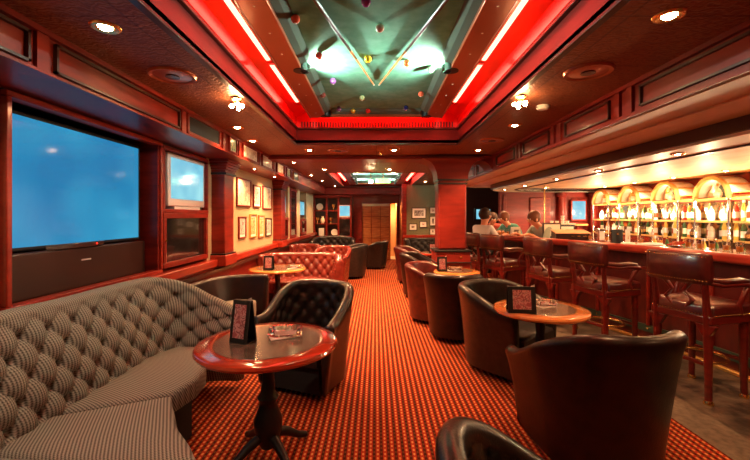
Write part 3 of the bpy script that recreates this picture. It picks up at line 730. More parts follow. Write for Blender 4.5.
# bar end wall: screen in column bay
mb = MB()
for x in (4.50, 5.28): mb.lathe([(.11, 0), (.11, .08), (.085, .1), (.085, .98), (.12, 1.02), (.12, 1.08)], 24, (x, 9.22, .97))
struct('pillar_half_round', mb, 'redwall', smooth=40)
struct('trim_22b', box(4.3, 5.42, 9.08, 9.30, .5, .97), 'redwall', .01)
struct('trim_23b', box(3.1, 3.18, 9.26, 9.3, .1, 2.04), 'mahogany', .01); struct('trim_24b', box(3.75, 4.25, 9.25, 9.3, .3, 1.95), 'mahogany', .015)
t_ = thing('television', 'tall pale screen on red panelled wall at the bar end', 'television', (4.91, 9.29, 1.38))
box(-.19, .19, -.10, 0, 0, .52).build('bezel', 'mahogany', t_, bevel=.012); box(-.155, .155, -.106, -.1, .04, .48).build('screen', 'screen_pale', t_)
t_ = thing('wall_shelf', 'small red wood ledge beneath the bar end screen', 'shelf', (4.91, 9.2, 1.27)); MB().prism([(-.24, .09), (.24, .09), (.16, -.12), (-.16, -.12)], 0, .04).build('ledge', 'orange_wood', t_)
MB().prism([(-.1, .09), (.1, .09), (.06, -.04), (-.06, -.04)], -.1, 0).build('bracket', 'redwall', t_)

# ------------------------------------------------------------------ ceiling lamps
def downlight(x, y, z, e, label, r=.055, size=125, bulb='bulb', group='recessed ceiling downlights', col=WARM):
    t_ = thing('ceiling_light', label, 'ceiling light', (x, y, z), 0, group)
    MB().lathe([(r*.62, -.002), (r, -.012), (r*1.25, -.006), (r*1.3, 0)], 28, closed=False).build('trim_ring', 'brass', t_, smooth=60)
    MB().lathe([(r*.6, -.003), (r*.4, -.012), (.004, -.016)], 20).build('bulb', bulb, t_, smooth=180)
    spot((0, 0, -.03), e, col, size=size, blend=.8, parent=t_, radius=.03)
    return t_
E = 34
for x, y, e, lb in ((-1.36, 1.91, 26, 'starry downlight above the large television'), (1.39, 1.80, 34, 'large glaring downlight at the top right of the view'),
                    (-1.48, 4.06, 30, 'downlight on left ceiling just past the near speaker'), (-1.55, 4.78, 30, 'downlight over the first left pilaster'),
                    (1.45, 3.97, 40, 'downlight on right ceiling beside the smoke detector'), (1.47, 5.47, 30, 'downlight by right end of the crossbeam'),
                    (-.95, 5.45, 70, 'left one of two downlights before the crossbeam'), (.26, 5.45, 110, 'right one of two downlights before the crossbeam'),
                    (-1.45, 6.7, 70, 'starry downlight above the cream picture wall'), (-1.04, 7.7, 80, 'left downlight between beam and far recess'),
                    (.27, 7.7, 90, 'right downlight between beam and far recess'), (-1.5, 8.8, 40, 'downlight left of the far recess near end'),
                    (-1.45, 10.2, 45, 'downlight left of the far recess middle'), (-1.3, 12.0, 45, 'downlight before the back display cabinet'), (1.35, 10.4, 50, 'downlight shining over the green picture wall'),
                    (1.4, 8.6, 35, 'downlight right of the far recess near end'), (.9, 12.6, 30, 'downlight at the right of the back doorway'),
                    (-1.36, .2, 20, 'downlight on left ceiling behind the viewpoint'), (1.39, -.2, 14, 'downlight on right ceiling behind the viewpoint'), (0, -.9, 12, 'downlight over the entrance behind the viewpoint')):
    downlight(x, y, CZ, e*(1.9 if y > 5 else 1.0), lb, col=NEUT if x < -1.2 and y < 2.5 else WARM)
for i, y in enumerate((1.2, 2.4, 3.5, 4.75, 5.85, 7.1, 8.2)):
    downlight(2.78, y, 2.075, 20, 'small downlight number %d from the near end in cream canopy band' % (i+1) if False else ['nearest', 'second', 'third', 'fourth', 'fifth', 'sixth', 'farthest'][i]+' small downlight along the cream canopy band', .045, 130, group='small downlights in the bar canopy')
for i, (x, y) in enumerate(((4.9, 2.6), (4.9, 3.45), (4.9, 4.38), (4.9, 5.32), (4.9, 6.26), (4.9, 7.2), (4.9, 8.14), (3.8, 8.5))):
    downlight(x, y, ZB, 70, ['nearest', 'second', 'third', 'fourth', 'fifth', 'sixth', 'seventh', 'farthest'][i]+' star-bright downlight over the back bar', .045, 140, 'bulb_small', 'downlights over the back bar', (1, .72, .42))
for y, lb in ((5.75, 'small lamp under left soffit above the nearest wall pictures'), (6.9, 'small lamp under left soffit above the farther wall pictures')):
    downlight(-1.84, y, 2.22, 4 if y < 3 else 34, lb, .03, 150, 'bulb', 'small lamps under the left soffit')
def star_cluster(x, y, z, sx, label):
    t_ = thing('spot_cluster', label, 'ceiling light', (x, y, z), 0)
    MB().lathe([(.035, 0), (.045, -.015), (.02, -.03)], 16).build('mount', 'brass', t_, smooth=40)
    for k in range(5):
        a = 2*PI*k/5+.3; p = (.045*math.cos(a), .045*math.sin(a), -.065-.012*(k % 2))
        MB().tube([(0, 0, -.025), (p[0]*.6, p[1]*.6, -.05), p], .005, 6).build('arm', 'brass', t_, smooth=60)
        MB().sphere(p, .016, 10).build('bulb', 'bulb', t_, smooth=180)
    point((0, 0, -.09), 2, parent=t_, radius=.03)
star_cluster(-1.12, 3.05, CZ, -1, 'brass lamp cluster on the left edge of ceiling recess')
star_cluster(1.14, 3.0, CZ, 1, 'brass lamp cluster on the right edge of ceiling recess')
# lamps at the side pockets of the overhead table
for sx, sd in ((-1, 'left'), (1, 'right')):
    t_ = thing('picture_light', 'small brass lamp at %s side pocket lighting the overhead baize' % sd, 'light', (sx*.60, 3.19, TZ-.0))
    MB().tube([(sx*.03, 0, 0), (sx*.01, 0, -.02), (-sx*.01, 0, -.02)], .010, 8).build('arm', 'black', t_, smooth=60)
    MB().sphere((-sx*.022, 0, -.014), .013, 10, (1.4, 1, 1)).build('shade', 'black', t_, smooth=180)
    spot((-sx*.035, 0, -.018), 75, (.85, 1, .85), 150, .7, t_, radius=.015).rotation_euler = (0, sx*math.radians(118)*1, 0)
for sx, sd in ((-1, 'left'), (1, 'right')):  # lamps added to brighten the distant baize, no such fittings known there
    for yy, wh in ((9.6, 'near'), (11.2, 'far')):
        t_ = thing('picture_light', 'small added lamp on %s rail of the distant overhead table, %s end' % (sd, wh), 'light', (sx*.60, yy, 2.50))
        MB().tube([(sx*.03, 0, 0), (sx*.01, 0, -.02), (-sx*.01, 0, -.02)], .010, 8).build('arm', 'black', t_, smooth=60)
        MB().sphere((-sx*.022, 0, -.014), .013, 10, (1.4, 1, 1)).build('shade', 'black', t_, smooth=180)
        spot((-sx*.035, 0, -.018), 60, (.85, 1, .85), 150, .7, t_, radius=.015).rotation_euler = (0, sx*math.radians(118), 0)
# round ceiling speakers, detector
def ceil_speaker(x, y, label, r=.15):
    t_ = thing('ceiling_speaker', label, 'speaker', (x, y, CZ), 0)
    MB().lathe([(r*.8, -.010), (r*.95, -.016), (r, -.006), (r*1.01, 0)], 40, closed=False).build('rim', 'bronze', t_, smooth=60)
    MB().lathe([(r*.8, -.008), (r*.5, -.012), (r*.28, -.012), (.01, -.008)], 36).build('grille', 'bronze', t_, smooth=60)
    MB().lathe([(r*.3, -.011), (r*.3, -.018), (.01, -.020)], 24).build('centre_cap', 'dark_wood', t_, smooth=60)
ceil_speaker(-1.37, 2.56, 'round speaker in the ceiling above the large television'); ceil_speaker(1.39, 2.49, 'round speaker in right ceiling before smoke detector')
ceil_speaker(1.45, 4.75, 'round speaker in the right ceiling farther than smoke detector'); ceil_speaker(-.55, 5.5, 'round speaker in ceiling just before the crossbeam')
t_ = thing('smoke_detector', 'small white smoke detector on the right ceiling', 'smoke detector', (1.44, 3.28, CZ)); MB().lathe([(.055, 0), (.055, -.015), (.045, -.03), (.02, -.036)], 24).build('body', 'white', t_, smooth=40)
MB().sphere((.03, 0, -.03), .005, 8).build('indicator_light', 'white', t_)
t_ = thing('sprinkler', 'small brass sprinkler head before the crossbeam', 'sprinkler', (.06, 5.55, CZ)); MB().lathe([(.03, 0), (.03, -.01), (.012, -.012), (.012, -.05), (.03, -.055), (.03, -.06)], 16).build('head', 'brass', t_, smooth=40)
# hanging lamp with star glow in front of the back door
t_ = thing('pendant_spotlight', 'glaring spotlight hanging from the ceiling before back door', 'ceiling light', (-.11, 8.15, CZ))
MB().tube([(0, 0, 0), (0, 0, -.18)], .01, 8).build('stem', 'brass', t_, smooth=60); MB().sphere((0, 0, -.21), .045, 14).build('bulb', mat('glare_bulb', (1, .8, .5), emis=(1, .75, .4), es=140), t_, smooth=180)
MB().lathe([(.02, -.165), (.05, -.19), (.052, -.185), (.022, -.16)], 20, closed=False).build('shade', 'brass', t_, smooth=60)
# the pendant's light comes from the glowing bulb itself

# ------------------------------------------------------------------ bar counter
bar_path = [(3.46, .2), (3.47, 1.5), (3.44, 3.2), (3.33, 4.2), (3.10, 5.1), (2.76, 6.1), (2.38, 7.0), (2.16, 7.6), (2.06, 8.2)]
def offset_path(pts, d):
    out = []
    for i, p in enumerate(pts):
        q = (pts[min(i+1, len(pts)-1)]-pts[max(i-1, 0)]).normalized(); out.append((p.x+q.y*d, p.y-q.x*d))
    return out
bp_, _ = resample(bar_path, .12)
cb = thing('bar_counter', 'long curved red mahogany bar counter with polished top', 'bar counter')
def strip(d0, d1, z0, z1): return MB().prism(offset_path(bp_, d0)+list(reversed(offset_path(bp_, d1))), z0, z1)
def strip_parts(d0, d1, z0, z1):
    a = offset_path(bp_, d0); b = offset_path(bp_, d1); mb = MB(); n = len(a)
    mb.v = [(x, y, z0) for x, y in a]+[(x, y, z0) for x, y in b]+[(x, y, z1) for x, y in a]+[(x, y, z1) for x, y in b]
    for i in range(n-1):
        mb.f += [(i, i+1, n+i+1, n+i), (2*n+i, 3*n+i, 3*n+i+1, 2*n+i+1), (i, 2*n+i, 2*n+i+1, i+1), (n+i, n+i+1, 3*n+i+1, 3*n+i)]
    mb.f += [(0, n, 3*n, 2*n), (n-1, 3*n-1, 4*n-1, 2*n-1)]; return mb
M['bar_front'] = noise_color(mat('bar_front', (.12, .012, .008), .35, coat=.3), (.06, .006, .005), (.10, .010, .007), 4, (3, 3, 1))
strip_parts(0, .12, .0, 1.07).build('front_panel', 'bar_front', cb, smooth=30)
M['bar_top'] = noise_color(mat('bar_top', (.4, .07, .02), .12, coat=1), (.26, .03, .012), (.36, .05, .018), 4)
strip_parts(-.09, .62, 1.07, 1.13).build('counter_top', 'bar_top', cb, smooth=30, bevel=.012)
strip_parts(-.13, -.03, 1.055, 1.15).build('nosing', 'wood_h', cb, smooth=30, bevel=.03, seg=4)
strip_parts(-.02, 0, .86, .89).build('upper_moulding', 'mahogany', cb)
strip_parts(-.02, 0, .12, .20).build('kick_band', 'green_kick', cb)
strip_parts(-.05, 0, 0, .035).build('floor_rail', 'gold', cb, bevel=.008)
mb = MB(); cum = 0
for i in range(0, len(bp_)-1, 2):
    x, y = offset_path(bp_, -.022)[i]; mb.sphere((x, y, .16), .012, 10)
mb.build('kick_studs', 'brass', cb, smooth=180)
for i in range(0, len(bp_)-1, 6):
    x, y = offset_path(bp_, -.012)[i]; MB().cyl((x, y, .2), .022, .66, 12).build('pilaster', 'mahogany', cb, smooth=40)
strip_parts(.66, .86, .80, .92).build('bottle_rail', 'chrome', cb, smooth=30)
strip_parts(.12, .66, .0, .9).build('inner_cupboard', 'dark_wood', cb)

# ------------------------------------------------------------------ back bar with arched alcoves
XF = 5.1
bb = thing('back_bar', 'back bar base cupboard running behind the counter beneath arches', 'cabinet', (0, 0, 0))
box(XF-.02, XR-.005, 1.3, 9.05, 0, .93).build('body', 'mahogany', bb); box(XF-.06, XR-.005, 1.3, 9.05, .93, .97).build('worktop', 'bar_top', bb, bevel=.008)
M['back_mirror'] = mat('back_mirror', (.5, .36, .2), .12, .9)
struct('wall_bar_mirror', box(XR-.02, XR, 1.3, 9.05, .97, 1.72), 'back_mirror')
alc = []
CY = [8.63, 7.68, 6.71, 5.78, 4.83, 3.88]; AW = .29
names = ['farthest', 'second farthest', 'middle', 'largest near', 'nearest edge', 'foremost']
def arch_pts(r, n=20): return [(r*math.cos(PI*k/n), r*math.sin(PI*k/n)) for k in range(n+1)]
def alcove(y, label):
    t_ = thing('arched_alcove', label, 'display alcove', (XF, y, .97), 0, 'arched bottle alcoves')
    SP = .82
    # arch frame
    v = []; f = []; n = 20
    for r in (AW-.025, AW+.02):
        for X in (-.03, .03): v += [(X, p[0]*r, SP+p[1]*r) for p in arch_pts(1, n)]
    k = n+1
    for i in range(n): f += [(i, i+1, k+i+1, k+i), (2*k+i, 3*k+i, 3*k+i+1, 2*k+i+1), (i, 2*k+i, 2*k+i+1, i+1), (k+i, k+i+1, 3*k+i+1, 3*k+i)]
    f += [(0, k, 3*k, 2*k), (n, 2*k+n, 3*k+n, k+n)]
    MB().add(v, f).build('arch_frame', 'gold', t_, smooth=40)
    # vault shell
    v = []; f = []
    for r in (AW-.0, AW+.018):
        for X in (.03, .34): v += [(X, p[0]*r, SP+p[1]*r) for p in arch_pts(1, n)]
    for i in range(n): f += [(i, i+1, k+i+1, k+i), (2*k+i, 3*k+i, 3*k+i+1, 2*k+i+1), (i, 2*k+i, 2*k+i+1, i+1), (k+i, k+i+1, 3*k+i+1, 3*k+i)]
    f += [(0, k, 3*k, 2*k), (n, 2*k+n, 3*k+n, k+n)]
    MB().add(v, f).build('vault', 'chrome_dome', t_, smooth=40)
    for a0 in (.2, .5, .8):
        a = PI*a0; mb = MB(); r0, r1 = AW+.015, AW+.028
        q = [(math.cos(a-.035), math.sin(a-.035)), (math.cos(a+.035), math.sin(a+.035))]
        mb.add([(X, c*r, SP+s_*r) for X in (.03, .34) for r in (r0, r1) for c, s_ in q], [(0, 1, 3, 2), (4, 6, 7, 5), (0, 4, 5, 1), (2, 3, 7, 6), (0, 2, 6, 4), (1, 5, 7, 3)]).build('vault_rib', 'gold', t_)
    MB().prism([(AW*math.cos(PI*i/n), AW*math.sin(PI*i/n)) for i in range(n+1)], 0, .01, Matrix.Translation((.33, 0, SP)) @ Matrix.Rotation(PI/2, 4, 'Z') @ Matrix.Rotation(PI/2, 4, 'X')).build('back_panel', 'arch_glass', t_)
    for s in (-1, 1):
        c_ = MB().lathe([(.028, 0), (.028, .03), (.018, .045), (.018, SP-.05), (.028, SP-.03), (.028, SP)], 14, (0, s*AW, 0)).build('column', 'chrome', t_, smooth=40)
        MB().lathe([(.030, 0), (.030, .025)], 14, (0, s*AW, SP-.03)).build('column_collar', 'gold', c_, smooth=40)
    for z in (.17, .45, .79):
        s_ = box(.0, .33, -AW+.02, AW-.02, z-.012, z).build('shelf', 'glass' if z < .7 else 'orange_wood', t_)
        box(-.02, .0, -AW+.02, AW-.02, z-.02, z+.012).build('shelf_lip', 'gold', s_)
    point((.12, 0, SP+AW-.07), 2, (1, .70, .38), .03, t_); point((-.06, 0, .62), 20, (1, .72, .42), .03, t_)
    return t_
for y, nm in zip(CY, names): alc.append(alcove(y, '%s gold-framed arched alcove of the back bar' % nm))
# lintels and shelves between the arches
for i in range(len(CY)-1):
    y0, y1 = CY[i+1]+AW+.03, CY[i]-AW-.03
    t_ = thing('bottle_shelf', 'shelving bay between the %s and %s arches' % (names[i], names[i+1]), 'shelf', (XF, (y0+y1)/2, .97), 0, 'shelving bays between arches'); h = (y1-y0)/2
    for z in (.17, .45): box(.04, .33, -h, h, z-.012, z).build('shelf', 'glass', t_); 
    for z in (.17, .45): box(.03, .04, -h, h, z-.02, z+.01).build('shelf_lip', 'gold', t_)
    box(0, .33, -h, h, .76, .80).build('lintel', 'gold', t_, bevel=.005); box(.02, .3, -h, h, .80, .86).build('lintel_box', 'table_red', t_)
    box(0, .33, -h, h, .86, .875).build('lintel_cap', 'gold', t_)

# bottles
def bottle_proto(kind, glass, labelm, cap):
    t_ = bpy.data.objects.new('bottle', None)
    prof = {'tall': [(.034, 0), (.037, .01), (.037, .17), (.030, .205), (.014, .235), (.013, .285)],
            'square': [(.040, 0), (.043, .01), (.043, .14), (.038, .165), (.015, .19), (.014, .23)],
            'round': [(.035, 0), (.052, .04), (.054, .09), (.035, .14), (.014, .165), (.013, .225)],
            'slim': [(.028, 0), (.030, .01), (.030, .19), (.018, .24), (.012, .26), (.012, .30)]}[kind]
    o = MB().lathe(prof, 12).build('bottle', glass, None, smooth=50)
    zt = prof[-1][1]; z0, z1, r = {'tall': (.05, .14, .038), 'square': (.035, .12, .044), 'round': (.05, .10, .0545), 'slim': (.06, .15, .031)}[kind]
    lb = MB().lathe([(r, z0), (r, z1)], 12, closed=False).build('paper_label', labelm, o, smooth=60)
    cp = MB().lathe([(.016, zt-.03), (.016, zt+.005)], 10).build('cap', cap, o, smooth=60)
    bpy.data.objects.remove(t_)
    return o
M['g_amber'] = mat('amber_liquor', (.65, .26, .05), .08, coat=1); M['g_green'] = mat('green_bottle', (.05, .13, .04), .08, coat=1); M['g_clear'] = mat('pale_spirit', (.72, .66, .52), .06, coat=1)
M['g_dark'] = mat('dark_bottle', (.05, .018, .01), .08, coat=1); M['g_red'] = mat('red_liqueur', (.5, .03, .02), .08, coat=1); M['g_yellow'] = mat('yellow_liqueur', (.75, .5, .10), .08, coat=1)
M['g_blue'] = mat('blue_gin', (.15, .3, .5), .08, coat=1)
KINDS = [('tall', 'g_amber', 'paper', 'black', 'tall amber whisky bottle'), ('square', 'g_clear', 'paper', 'chrome', 'stout clear spirit bottle'), ('slim', 'g_green', 'cream', 'brass', 'slim green bottle'),
         ('round', 'g_dark', 'brass', 'black', 'round dark cognac bottle'), ('tall', 'g_red', 'paper', 'brass', 'tall red liqueur bottle'), ('slim', 'g_yellow', 'paper', 'white', 'slim yellow liqueur bottle'),
         ('square', 'g_amber', 'cream', 'brass', 'stout amber bottle'), ('tall', 'g_clear', 'table_red', 'white', 'tall clear bottle with red label'), ('round', 'g_clear', 'paper', 'brass', 'round clear decanter bottle'), ('tall', 'g_green', 'paper', 'brass', 'tall green bottle')]
protos = {}
def put_bottle(k, loc, label, group):
    kd = KINDS[k]
    if k not in protos:
        o = bottle_proto(*kd[:4]); protos[k] = o; o.location = loc; o['category'] = 'bottle'; o['label'] = label; o['group'] = group; return o
    return copy_tree(protos[k], loc, random.random()*6, label, group)
ordn = ['first', 'second', 'third', 'fourth', 'fifth', 'sixth']
for i, y in enumerate(CY[:5]):
    vis = names[i]
    for lv, z, nn in ((.17, 1.14, 5), (.45, 1.42, 5), (.79, 1.76, 3)):
        shelf = {.17: 'lower', .45: 'middle', .79: 'top'}[lv]
        w_ = AW-.07 if nn == 5 else AW-.13
        for k in range(nn):
            yy = y+w_-2*w_*k/(nn-1); kk = random.randrange(len(KINDS)) if lv != .79 else random.choice([0, 3, 6, 8, 9])
            put_bottle(kk, (XF+(.10 if k % 2 else .17), yy, z+.001), '%s, %s from left, %s shelf, %s arch' % (KINDS[kk][4], ordn[k], shelf, vis), 'bottles on the %s shelf of the %s arch' % (shelf, vis))
for i in range(4):
    y0, y1 = CY[i+1]+AW+.03, CY[i]-AW-.03
    for lv, z in ((.17, 1.14), (.45, 1.42)):
        for k in range(3):
            yy = y1-.07-(y1-y0-.14)*k/2; kk = random.randrange(len(KINDS))
            put_bottle(kk, (XF+.12, yy, z+.001), '%s, %s of three, %s shelf right of %s arch' % (KINDS[kk][4], ordn[k], 'lower' if lv < .3 else 'upper', names[i]), 'bottles between the arches')

# ------------------------------------------------------------------ things on the bar
def bp_at(px, d=.25, z=1.13, prefer=None):
    """point on the counter at a sideways distance d from its front edge, on the sight line of column px"""
    r = (px-376)/380; best = None
    op = offset_path(bp_, d)
    for (xa, ya), (xb, yb) in zip(op[:-1], op[1:]):
        fa, fb = xa-r*ya, xb-r*yb
        if fa*fb <= 0:
            s = fa/(fa-fb); best = (xa+(xb-xa)*s, ya+(yb-ya)*s, z+.001)
    return best
def on_bar(px, d): return bp_at(px, d)
p = on_bar(515.5, .12); t_ = thing('folded_card', 'white folded card standing on far part of the bar', 'card', p, .3)
MB().add([(-.1, -.04, 0), (.1, -.04, 0), (.1, 0, .17), (-.1, 0, .17), (-.1, .04, 0), (.1, .04, 0)], [(0, 1, 2, 3), (3, 2, 5, 4)]).build('card', 'paper', t_).modifiers.new('s', 'SOLIDIFY').thickness = .004
box(-.05, .05, -.03, -.022, .05, .12).build('print', 'print_e', t_)
p = on_bar(527, .3); t_ = thing('paper_stack', 'low stack of white papers behind the standing card', 'papers', p, .2); box(-.16, .16, -.1, .1, 0, .03).build('sheets', 'paper', t_); box(-.12, .12, -.07, .07, .03, .036).build('top_sheet', 'cream', t_)
p = on_bar(552, .42); t_ = thing('framed_menu', 'tan board in dark frame standing on the bar', 'menu', p, .0)
box(-.16, .16, 0, .02, 0, .25).build('frame', 'dark_wood', t_, bevel=.004); box(-.135, .135, -.006, 0, .025, .225).build('card', 'cream', t_)
p = on_bar(570, .36); t_ = thing('drawer_case', 'dark wooden case with tan sloping lid and brass handles on bar', 'case', p, -.15)
mb = MB(); mb.add([(x, y, z) for x in (-.25, .25) for y, z in ((-.13, 0), (.13, 0), (.13, .13), (-.13, .09))], [(0, 1, 2, 3), (7, 6, 5, 4), (0, 4, 5, 1), (1, 5, 6, 2), (2, 6, 7, 3), (3, 7, 4, 0)]); mb.build('body', 'dark_wood', t_, bevel=.005)
mb = MB(); mb.add([(x, y, z+e) for x in (-.26, .26) for e in (0, .015) for y, z in ((-.15, .089), (.14, .132))], [(0, 1, 3, 2), (4, 6, 7, 5), (0, 4, 5, 1), (2, 3, 7, 6), (0, 2, 6, 4), (1, 5, 7, 3)]); mb.build('lid', 'tan', t_)
for x in (.0, .08, .17): MB().tube([(x-.025, -.13, .05), (x-.025, -.148, .05), (x+.025, -.148, .05), (x+.025, -.13, .05)], .006, 6).build('handle', 'brass', t_)
p = on_bar(600, .25); t_ = thing('napkin_dispenser', 'silver upright napkin dispenser left of the black menu', 'dispenser', p, .0); box(-.045, .045, -.05, .05, 0, .19).build('body', 'chrome', t_, bevel=.008); box(-.035, .035, -.052, -.05, .03, .15).build('napkins', 'paper', t_)
p = on_bar(617.5, .12); t_ = thing('menu_holder', 'black upright menu holder on bar before the farthest arch', 'menu', p, .1); box(-.08, .08, 0, .02, 0, .19).build('board', 'black', t_, bevel=.003); box(-.01, .01, -.004, 0, .12, .14).build('emblem', 'brass', t_)
p = on_bar(628, .2); t_ = thing('menu_card', 'white narrow card beside the black menu holder', 'card', p, .1); box(-.032, .032, 0, .01, 0, .19).build('card', 'paper', t_); box(-.02, .02, -.002, 0, .06, .14).build('print', 'print_a', t_)
for px, d, lb, a in ((628, .07, 'small white paper pad in front of the black menu holder', .1), (650, .25, 'wide white bar towel lying right of the black menu', .15)):
    p = on_bar(px, d); t_ = thing('folded_towel', lb, 'towel', p, a); w_ = .06 if px < 640 else .14; box(-w_, w_, -.06, .06, 0, .02).build('folded_cloth', 'paper', t_, bevel=.008); box(-w_*.95, w_*.95, -.055, .055, .02, .03).build('top_fold', 'paper', t_, bevel=.004)
p = on_bar(676, .22); t_ = thing('napkin_dish', 'red napkins fanned in small dish on the bar', 'dish', p, 0); MB().lathe([(.04, 0), (.09, .03), (.085, .03), (.03, .006)], 20).build('dish', 'glass', t_, smooth=40)
for k in range(3): box(-.09+.03*k, .05+.03*k, -.02, .02, .03+.015*k, .042+.015*k).build('napkin', 'g_red', t_)
gl = None
def glass(p, label, group='glasses on the bar'):
    global gl
    if gl: return copy_tree(gl, p, 0, label, group)
    gl = MB().lathe([(.028, 0), (.034, .11), (.032, .11), (.026, .008)], 16).build('drinking_glass', 'glass', None, smooth=40); gl.location = p; tag(gl, label, 'glass', group)
    MB().lathe([(.0255, .009), (.029, .06)], 16).build('drink', 'g_amber', gl, smooth=40); return gl
glist = [(486, .3), (491, .2), (496, .35), (500, .15), (504, .3), (508, .45), (590, .5), (606, .45), (641, .4), (660, .45), (688, .4), (700, .3), (712, .45), (726, .35), (740, .25)]
gwhere = ['farthest along the bar', 'second farthest along the bar', 'third of the far cluster', 'nearest customers in far cluster', 'fifth of far cluster', 'last of the far cluster beside white card', 'just right of the wooden case', 'behind the silver dispenser', 'right of the narrow white card', 'behind the bar towel', 'right of the red napkins', 'second right of the red napkins', 'third right of the red napkins', 'fourth right of the red napkins', 'nearest, at right edge of view']
for (px, d), wh in zip(glist, gwhere):
    p = on_bar(px, d)
    if p: glass(p, 'clear glass with amber drink, %s' % wh)
# bottles in the speed rack on the inner bar edge, bright along the counter
for k, px in enumerate((655, 667, 684, 694, 704, 716, 729, 742)):
    p = bp_at(px, .76)
    if p: p = (p[0], p[1], .921)
    if p: put_bottle([5, 2, 9, 1, 5, 2, 8, 9][k], p, '%s on the bottle rail behind the bar, %s from left' % (KINDS[[5, 2, 9, 1, 5, 2, 8, 9][k]][4], ['first', 'second', 'third', 'fourth', 'fifth', 'sixth', 'seventh', 'eighth'][k]), 'bottles on the rail behind the bar')
t_ = thing('brass_pole', 'thin brass pole from counter to canopy at far bar end', 'pole', (3.50, 7.9, 0)); MB().tube([(0, 0, 0), (0, 0, 2.139)], .013, 10).build('pole', 'brass', t_, smooth=60); MB().lathe([(.04, 0), (.04, .02), (.02, .03)], 14).build('base_flange', 'brass', t_, smooth=40)
t_ = thing('cupboard', 'pale cupboard with white cups on top at far bar end', 'cupboard', (3.55, 7.35, 0)); box(-.22, .22, -.15, .15, 0, 1.34).build('body', 'dark_wood', t_, bevel=.006); box(-.19, .19, -.156, -.15, 1.10, 1.30).build('door', 'cream', t_); box(-.23, .23, -.17, .16, 1.34, 1.36).build('top', 'cream', t_)
for k, (x, h) in enumerate(((-.15, .05), (-.05, .05), (.06, .16), (.15, .05))):
    t_ = thing('cup_stack', ['left', 'middle left', 'tallest', 'rightmost'][k]+' stack of white cups on pale cupboard', 'cups', (3.55+x, 7.35, 1.361), 0, 'cup stacks on the cupboard')
    mb = MB()
    for j in range(int(h/.05)): mb.lathe([(.025, .05*j), (.035, .05*j+.045)], 12)
    mb.build('cups', 'paper', t_, smooth=40)

